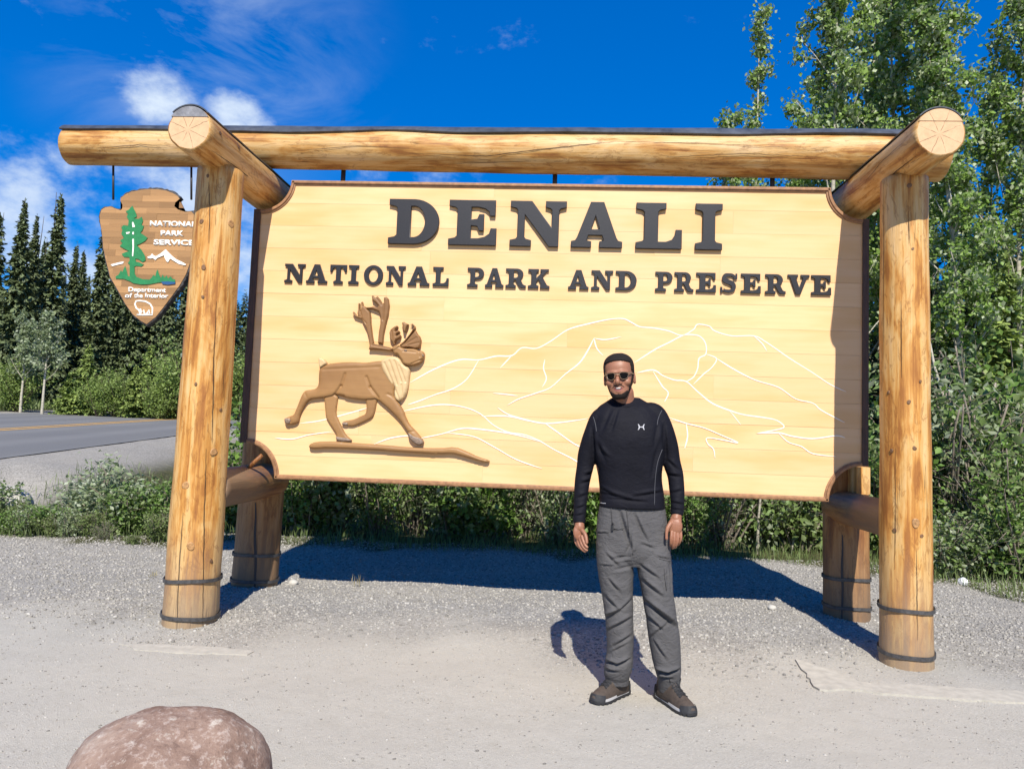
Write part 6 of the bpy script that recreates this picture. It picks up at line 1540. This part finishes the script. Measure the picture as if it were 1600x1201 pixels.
# -- tall poplars and spruces on the right
POP = [(1160, 26, 15.0, 61, 14, 30, .9, .080, .42, .05, 4, 'thin isolated poplar with sparse leaf tufts against the sky'), (1290, -60, 13.5, 62, 34, 46, 2.0, .082, .22, .07, 6, 'big leafy poplar behind the sign, left of the group'),
       (1340, -110, 15.0, 63, 36, 46, 2.1, .084, .2, .075, 6, 'tall poplar directly behind the right crosspiece'), (1418, -70, 14.0, 64, 34, 46, 2.0, .082, .2, .07, 6, 'tall poplar rising above the right front post'),
       (1512, -60, 12.6, 65, 36, 46, 1.7, .080, .2, .065, 6, 'tall pale trunked poplar right of the right front post'), (1590, 10, 13.5, 66, 36, 48, 2.0, .082, .15, .065, 6, 'leafy poplar at the right picture edge'),
       (1120, 180, 17.0, 67, 22, 34, 1.3, .09, .2, .06, 5, 'low leafy poplar whose top shows above the beam'), (1243, 175, 16.5, 68, 26, 34, 1.6, .09, .2, .06, 5, 'short poplar filling the gap above the beam'),
       (1655, -20, 14.0, 69, 34, 40, 2.0, .084, .15, .07, 5, 'poplar just outside the right picture edge'), (1470, 110, 16.0, 70, 28, 36, 2.0, .092, .15, .06, 5, 'rear poplar deep behind the right front post'), (1555, 150, 16.5, 71, 30, 36, 2.0, .092, .12, .06, 5, 'rear poplar filling the right edge of the wood'), (1378, 140, 17, 72, 26, 36, 2.0, .092, .15, .06, 5, 'rear poplar behind the right end of the beam'), (1300, 140, 17.5, 73, 26, 36, 2.0, .092, .15, .06, 5, 'rear poplar between the big poplar and the right crosspiece')]
for px, py, Y, sd, nb, cl, spd, lf, bs, tr_r, tips, lab in POP:
    x, y = gxy(px, Y); z = gz(x, y); h = top_h(px, py, Y)-z
    a, b, c = poplar_meshes(h, sd, nb, cl, spd, lf, bs, tr_r, tips)
    plant('poplar_tree', lab, 'tree', [('trunk', a, M['bark_pale']), ('branches', b, M['bark_pale']), ('crown', c, M['poplar'])], (x, y, z), 0.0, 1.0, 'poplars behind the sign on the right')
FS = [spruce_meshes(7.0, 81, 1.5, 1.15, .30, True, bare=.05), spruce_meshes(7.0, 82, 1.3, 1.15, .28, True, bare=.05)]
for i, (px, py, Y, lab) in enumerate([(1575, 395, 12.2, 'dark spruce with drooping boughs at the right picture edge'), (1490, 470, 13.4, 'dark spruce right of the right front post'), (1420, 430, 14.5, 'dark spruce hidden behind the right front post'), (1620, 300, 14.0, 'spruce leaning in from beyond the right picture edge'), (1365, 520, 15, 'dark spruce in the slot between panel and right post'), (1535, 330, 15.5, 'rear spruce between poplar trunks at right'), (1450, 330, 16.5, 'rear spruce behind the right post top')]):
    x, y = gxy(px, Y); z = gz(x, y); h = top_h(px, py, Y)-z; tr_, cr = FS[i % 2]; s = h/7.0
    plant('spruce_tree', lab, 'tree', [('trunk', tr_, M['bark_dark']), ('crown', cr, M['youngspruce'] if i in (0, 1) else M['spruce'])], (x, y, z), i*1.3, (s*1.15, s*1.15, s), 'spruces in the wood on the right')
# spruces and poplars hidden behind the panel carry the wood on to the left
for i, (px, py, Y, lab) in enumerate([(1000, 420, 17, 'spruce hidden behind the man, its foot seen under the sign'), (850, 440, 17, 'spruce behind the panel centre, seen only under the sign'), (690, 450, 17.5, 'spruce behind the panel left of centre'), (560, 470, 18, 'spruce behind the caribou carving'), (1130, 400, 16.5, 'spruce behind the right half of the panel'), (1250, 420, 16, 'spruce behind the right end of the panel'), (470, 500, 19, 'spruce behind the left end of the panel')]):
    x, y = gxy(px, Y); z = gz(x, y); h = top_h(px, py, Y)-z; tr_, cr = FS[i % 2]; s = h/7.0
    plant('spruce_tree', lab, 'tree', [('trunk', tr_, M['bark_dark']), ('crown', cr, M['spruce'])], (x, y, z), i*2.1, (s*1.7, s*1.7, s), 'spruces hidden behind the sign panel')
# -- the wood behind reads as one mass
def woods():
    rng = np.random.default_rng(55); src = []
    for tr_, cr in SP:
        co = np.empty(len(cr.vertices)*3, dtype=np.float32); cr.vertices.foreach_get('co', co); v = co.reshape(-1, 4, 3); src.append(v[::3])
    out = []
    def put(px, Y, top):
        x, y = gxy(px, Y); z = gz(x, y); h = (at(px, top, Y).z-z)*rng.uniform(.85, 1.05); v = src[rng.integers(4)]; a = rng.uniform(0, 6.28); s = h/9.0; w = s*rng.uniform(1.3, 1.9)
        out.append(np.stack([(v[..., 0]*math.cos(a)-v[..., 1]*math.sin(a))*w+x, (v[..., 0]*math.sin(a)+v[..., 1]*math.cos(a))*w+y, v[..., 2]*s+z], -1))
    for k in range(46): put(-60+11*k+rng.uniform(-6, 6), rng.uniform(48, 56), 455)
    for k in range(40): put(420+33*k, rng.uniform(20, 25), 470 if 420+33*k < 1330 else rng.uniform(330, 430))
    tag(link('woods', quads_mesh('woods', np.concatenate(out).reshape(-1, 3)), M['spruce']), 'dense dark spruce wood behind the nearer trees', 'woods', kind='stuff')
woods()
# -- shrubs
SH = {'a': shrub_meshes(1.5, 1.2, 91, 20, .066, 5200, .62), 'b': shrub_meshes(1.5, 1.2, 92, 18, .058, 5200, .5), 'c': shrub_meshes(1.5, 1.3, 93, 22, .07, 5200, .75), 'd': shrub_meshes(1.5, 1.2, 94, 26, .05, 1500, .6, bare=.55), 'e': shrub_meshes(1.0, 1.3, 95, 26, .035, 2600, .35), 'f': shrub_meshes(1.0, 1.2, 96, 20, .06, 2600, .6), 'g': shrub_meshes(.6, .75, 97, 20, .046, 3600, .62), 'h': shrub_meshes(.6, .8, 98, 18, .042, 3600, .5)}
shr = [ # px, Y, height, kind, material, label
    (420, 9.5, 1.5, 'c', 'alder', 'dark leafy shrub behind the left rear post'), (475, 9.3, 1.45, 'a', 'alder', 'broad leafed shrub under the left end of the sign'), (530, 9.6, 1.5, 'c', 'willow', 'shrub with pale leaf undersides below the caribou'), (590, 9.4, 1.35, 'b', 'alder', 'green shrub under the sign right of the caribou ledge start'),
    (650, 9.8, 1.6, 'd', 'alder', 'sparse dark shrub with bare stems under the sign left of centre'), (705, 9.6, 1.4, 'a', 'willow', 'bright leaved shrub below the end of the carved ledge'), (760, 9.5, 1.4, 'c', 'alder', 'leafy shrub under the middle of the sign'), (815, 9.9, 1.6, 'd', 'willow', 'twiggy half bare shrub left of the man'),
    (870, 9.5, 1.35, 'b', 'willow', 'shrub just left of the hanging right hand of the man'), (930, 9.8, 1.5, 'a', 'alder', 'shrub directly behind the legs of the man'), (990, 9.7, 1.5, 'c', 'alder', 'shrub behind the waist of the man'), (1075, 9.7, 1.35, 'b', 'alder', 'bright green shrub right of the man'),
    (1130, 9.9, 1.6, 'd', 'willow', 'thin twiggy shrub under the sign right of the man'), (1185, 10.0, 1.5, 'a', 'willow', 'shrub among pale stems under the right part of the sign'), (1245, 9.9, 1.3, 'f', 'herb', 'low bright shrub beside the right rear post'), (1310, 10.2, 1.6, 'a', 'alder', 'shrub behind the right rear post'), (1370, 9.6, 1.5, 'c', 'alder', 'shrub in the gap beside the right front post'),
    (1478, 8.55, .75, 'f', 'willow', 'low leafy shrub at the foot of the wood by the right post'), (1500, 9.6, 2.6, 'd', 'greywillow', 'tall half bare grey willow right of the right post'), (1545, 9.0, 1.3, 'e', 'willow', 'feathery green shrub at the lower right'), (1590, 8.5, 1.2, 'a', 'alder', 'dark shrub at the lower right picture edge'), (1600, 9.6, 2.3, 'c', 'alder', 'tall leafy shrub at the right picture edge'), (1455, 9.8, 2.4, 'b', 'willow', 'tall shrub half behind the right front post'), (1560, 10.4, 2.8, 'd', 'greywillow', 'tall twiggy shrub between the poplar trunks'), (1520, 10.6, 2.4, 'a', 'alder', 'leafy shrub beneath the poplars at right'), (1650, 8.6, 1.6, 'b', 'alder', 'shrub cut by the right picture edge'),
    (130, 8.9, -748, 'g', 'greywillow', 'silvery green willow bush in front of the road'), (178, 8.8, -728, 'h', 'greywillow', 'leafy willow bush right of the silvery one'), (222, 8.8, -750, 'g', 'willow', 'green willow bush left of the front post'), (258, 8.8, -755, 'h', 'alder', 'yellow green bush touching the left front post'), (95, 8.35, .28, 'f', 'herb', 'low grassy bush left of the silvery willow'), (62, 8.4, .28, 'f', 'herb', 'pale feathery bush at the roadside'), (12, 8.3, .28, 'g', 'alder', 'dark low bush at the left picture edge'), (115, 8.25, .36, 'f', 'greywillow', 'pale grey low plant in front of the grassy bush'), (165, 8.1, .22, 'e', 'willow', 'low sprawling plant on the gravel edge'), (212, 7.95, .14, 'f', 'herb', 'small green clump on the gravel left of the post'), (248, 8.3, .38, 'f', 'herb', 'yellow green low bush against the left front post'), (335, 9.6, 1.0, 'b', 'alder', 'shrub behind the left front post'), (382, 9.5, 1.05, 'c', 'alder', 'shrub between left front and rear posts'), (-40, 8.5, .5, 'g', 'willow', 'bush cut by the left picture edge'),
    (150, 8.3, .34, 'f', 'herb', 'feathery low plant under the silvery willow'), (35, 8.3, .38, 'f', 'willow', 'low feathery plant beside the dark bush at left'), (82, 8.55, .34, 'g', 'alder', 'green leafy bush among the low plants at left'), (28, 8.6, .36, 'h', 'herb', 'bright grassy bush beside the pale rock at left'), (200, 8.6, -765, 'g', 'alder', 'dark green bush in front of the leafy willow')]
for i, (px, Y, h, k, mat, lab) in enumerate(shr):
    x, y = gxy(px, Y, 800); z = gz(x, y); h = h if h > 0 else at(px, -h, Y).z-z; st, fo = SH[k]; base = 1.0 if k in 'ef' else .6 if k in 'gh' else 1.5; s = h/base
    w = s*(1.25 if k in 'efgh' else 1.0)*random.Random(i).uniform(.9, 1.2)
    plant('shrub', lab, 'shrub', [('stems', st, M['twig']), ('foliage', fo, M[mat])], (x, y, z-.02), i*1.37, (w, w, s), 'shrubs round the sign')
# slim bare stems that catch the light at the wood's edge
bare = [(1183, 9.6, 1.6, .02, 'pale slim aspen stem under the right part of the sign'), (1236, 9.8, 1.8, .016, 'thin pale stem beside the right rear post'), (1523, 10.0, 3.4, .032, 'white slender aspen stem right of the right post'), (1497, 9.7, 2.3, .018, 'thin crooked grey stem close to the right post'), (1545, 10.2, 2.4, .015, 'thin leaning pale stem between shrubs at right'), (1568, 9.9, 2.0, .016, 'short pale stem at the right edge of the wood'), (800, 9.9, 1.5, .014, 'thin dry stem under the middle of the sign'), (1065, 10.0, 1.6, .013, 'slim dry stem just right of the man')]
for i, (px, Y, h, r, lab) in enumerate(bare):
    x, y = gxy(px, Y, 800); rng = np.random.default_rng(200+i); a = MB(); b = MB()
    P = wobble_path((0, 0, -.1), (rng.uniform(-.12, .12), 0, 1), h, 9, rng, .05, (0, 0, 0)); a.tube(P, [r*(1-.6*q/9) for q in range(10)], 7)
    for q in range(12):
        j = rng.integers(2, 9); b.tube(wobble_path(P[j], rng.normal(size=3)*np.array([1, .6, .5]), rng.uniform(.2, .6), 4, rng, .2, (0, 0, .1)), [r*.28, r*.22, r*.18, r*.12, .001], 4, False)
    plant('bare_stem', lab, 'tree', [('trunk', a.mesh('trunk', True), M['bark_pale']), ('branches', b.mesh('branches', True), M['twig'])], (x, y, gz(x, y)), 0, 1.0, 'bare stems at the edge of the wood')

# -- ground cover: grass and small herbs along the wood's edge, one countless mass
def ground_cover():
    rng = np.random.default_rng(77); Q = []
    def blades(n, fx, hmin, hmax, w):
        P = fx(n); n = len(P); z = ground_z(P[:, 0], P[:, 1]); h = rng.uniform(hmin, hmax, n); a = rng.uniform(0, 6.28, n); l = rng.uniform(.1, .7, n)*h
        b0 = np.stack([P[:, 0], P[:, 1], z-.01], 1); sd = np.stack([-np.sin(a), np.cos(a), 0*a], 1)*w; tip = b0+np.stack([np.cos(a)*l, np.sin(a)*l, h], 1); mid = b0+np.stack([np.cos(a)*l*.35, np.sin(a)*l*.35, h*.6], 1)
        Q.append(np.stack([b0-sd, mid-sd*.8, tip, mid+sd*.8], 1))
    edge = lambda x: np.interp(x, [-40, -6.4, -4.3, -3.2, -1.2, 1, 3, 4.1, 4.3, 8], [10.2, 8.15, 7.9, 8.45, 8.6, 8.6, 8.9, 7.9, 7.1, 5.5])
    def strip(n):
        x = rng.uniform(-8, 7.5, n); y = edge(x)+np.abs(rng.normal(size=n))*.75-.12; k = ~((x < -6.5) & (y > 10)) & ~((x < -3) & (rng.random(n) < .65)); return np.stack([x[k], y[k]], 1)
    blades(9000, strip, .04, .20, .004)
    def under(n):
        x = rng.uniform(-8, 8, n); y = edge(x)+.3+rng.random(n)*4; l = x*RN.x+y*RN.y; k = l < R_NEAR-1.2; return np.stack([x[k], y[k]], 1)
    blades(5000, under, .06, .26, .006)
    def verge(n):
        u = rng.uniform(10, 60, n); l = R_FAR+1.2+np.abs(rng.normal(size=n))*1.2; return np.stack([RD.x*u+RN.x*l, RD.y*u+RN.y*l], 1)
    blades(9000, verge, .15, .6, .03)
    me = quads_mesh('grass', np.concatenate(Q).reshape(-1, 3)); tag(link('grass', me, M['herb']), 'short wild grass and herbs along the edge of the wood', 'grass', kind='stuff')
ground_cover()
# tufts of dry grass that stand alone on the gravel
for i, (px, py, h, lab) in enumerate([(557, 921, .11, 'small dry grass tuft at the shadow edge on the gravel'), (600, 868, .14, 'green grass tuft in the shade below the caribou'), (238, 905, .05, 'tiny grass tuft beside the left front post')]):
    p = atg(px, py); rng = np.random.default_rng(300+i); n = 26; a = rng.uniform(0, 6.28, n); hh = rng.uniform(.5, 1.1, n)*h; l = rng.uniform(.1, .6, n)*hh; b0 = rng.normal(size=(n, 3))*np.array([.025, .025, 0]); sd = np.stack([-np.sin(a), np.cos(a), 0*a], 1)*.0022
    tip = b0+np.stack([np.cos(a)*l, np.sin(a)*l, hh], 1); mid = b0+np.stack([np.cos(a)*l*.3, np.sin(a)*l*.3, hh*.6], 1)
    o = link('grass_tuft', quads_mesh('grass_tuft', np.stack([b0-sd, mid-sd, tip, mid+sd], 1).reshape(-1, 3)), M['drygrass'] if i != 1 else M['herb'], None, Matrix.Translation((p.x, p.y, gz(p.x, p.y)))); tag(o, lab, 'grass tuft')

# ------------------------------------------------------------------ boulder, stones, litter, far hill
def rock(name, r, seed, mat, n=5):
    bm = bmesh.new(); bmesh.ops.create_icosphere(bm, subdivisions=n, radius=1.0)
    for v in bm.verts:
        q = v.co*1.1+Vector((seed, seed*2, 0)); k = 1+.13*mnoise.noise(q)+.045*mnoise.noise(q*2.6)+.010*mnoise.noise(q*8)+.004*mnoise.noise(q*20)
        v.co = Vector((v.co.x*r[0], v.co.y*r[1], v.co.z*r[2]))*k
    me = bpy.data.meshes.new(name); bm.to_mesh(me); bm.free(); me.polygons.foreach_set('use_smooth', [True]*len(me.polygons)); return me
def boulder_mat():
    n = NB('pink_granite'); v = n.coord()
    b = n.noise(v, 4, 6, .65, .5); f = n.noise(v, 42, 5, .7); s = n.voro(v, 95); p = n.noise(v, 15, 6, .7)
    c = n.ramp(b, [(.33, (0.15, 0.092, 0.068)), (.48, (0.235, 0.155, 0.117)), (.6, (0.285, 0.203, 0.157)), (.72, (0.35, 0.285, 0.235))])
    c = n.mix(n.maprange(f, .52, .66, 0, .65), c, (0.44, 0.36, 0.31)); c = n.mix(n.maprange(f, .42, .34, 0, .6), c, (0.12, 0.075, 0.06))
    c = n.mix(n.maprange(p, .58, .66, 0, .7), c, (0.50, 0.45, 0.38))     # pale lichen
    c = n.mix(n.maprange(n.noise(v, 2.2, 3), .55, .65, 0, .4), c, (0.36, 0.20, 0.10))
    return n.done(c, .8, n.bump(f, .5, .012, n.bump(p, .4, .02)), spec=.25)
M['boulder'] = boulder_mat()
bc = at(268, 1150, 2.35)
o = link('boulder', rock('boulder', (.37, .37, .445), 2.3, M['boulder'], 6), M['boulder'], None, Matrix.Translation((bc.x-.035, 2.42, .0)) @ Matrix.Rotation(.5, 4, 'Z')); tag(o, 'large pinkish brown speckled boulder on the ground in front', 'boulder')
M['pale_rock'] = simple('pale_rock', (0.42, 0.40, 0.36), .85, 0, 12, .5, .2)
p = at(12, 786, 8.9); o = link('rock', rock('rock', (.30, .25, .22), 5.1, M['pale_rock'], 4), M['pale_rock'], None, Matrix.Translation((p.x, p.y, max(p.z, gz(p.x, p.y)+.08)))); tag(o, 'pale whitish rock among the bushes at the left edge', 'rock')
for i, (px, py, r, lab) in enumerate([(458, 915, .035, 'small pale stone beside the left rear post'), (1206, 957, .03, 'small pale stone on the shadow edge right of the man')]):
    p = atg(px, py); o = link('stone', rock('stone', (r*1.2, r, r*.8), 7.7+i, M['pale_rock'], 3), M['pale_rock'], None, Matrix.Translation((p.x, p.y, gz(p.x, p.y)+.015))); tag(o, lab, 'stone')
p = atg(1505, 918); M['paper'] = simple('white_paper', (0.8, 0.8, 0.8), .7)
bm = bmesh.new(); bmesh.ops.create_icosphere(bm, subdivisions=2, radius=.045)
for v in bm.verts: v.co *= 1+.35*mnoise.noise(v.co*60)
me = bpy.data.meshes.new('crumpled_paper'); bm.to_mesh(me); bm.free(); o = link('crumpled_paper', me, M['paper'], None, Matrix.Translation((p.x, p.y, gz(p.x, p.y)+.035))); tag(o, 'white crumpled paper lying at the edge of the wood', 'litter')
def hill():
    V = []; F = []; xs = np.linspace(-260, 200, 90); ys = np.linspace(330, 640, 26)
    for y in ys:
        for x in xs:
            t = (y-330)/310; hh = 62*math.sin(min(1, t*1.15)*math.pi*.5)*(0.62+.38*mnoise.noise(Vector((x/90, y/150, 3))))*math.exp(-((x+60)/170)**2)
            V.append((x, y, 2+hh+3.0*mnoise.noise(Vector((x/9, y/9, 1)))))
    n = len(xs)
    for j in range(len(ys)-1):
        for i in range(n-1): F.append((j*n+i, j*n+i+1, (j+1)*n+i+1, (j+1)*n+i))
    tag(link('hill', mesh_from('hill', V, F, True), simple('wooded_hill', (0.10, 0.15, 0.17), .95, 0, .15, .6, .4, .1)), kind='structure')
hill()
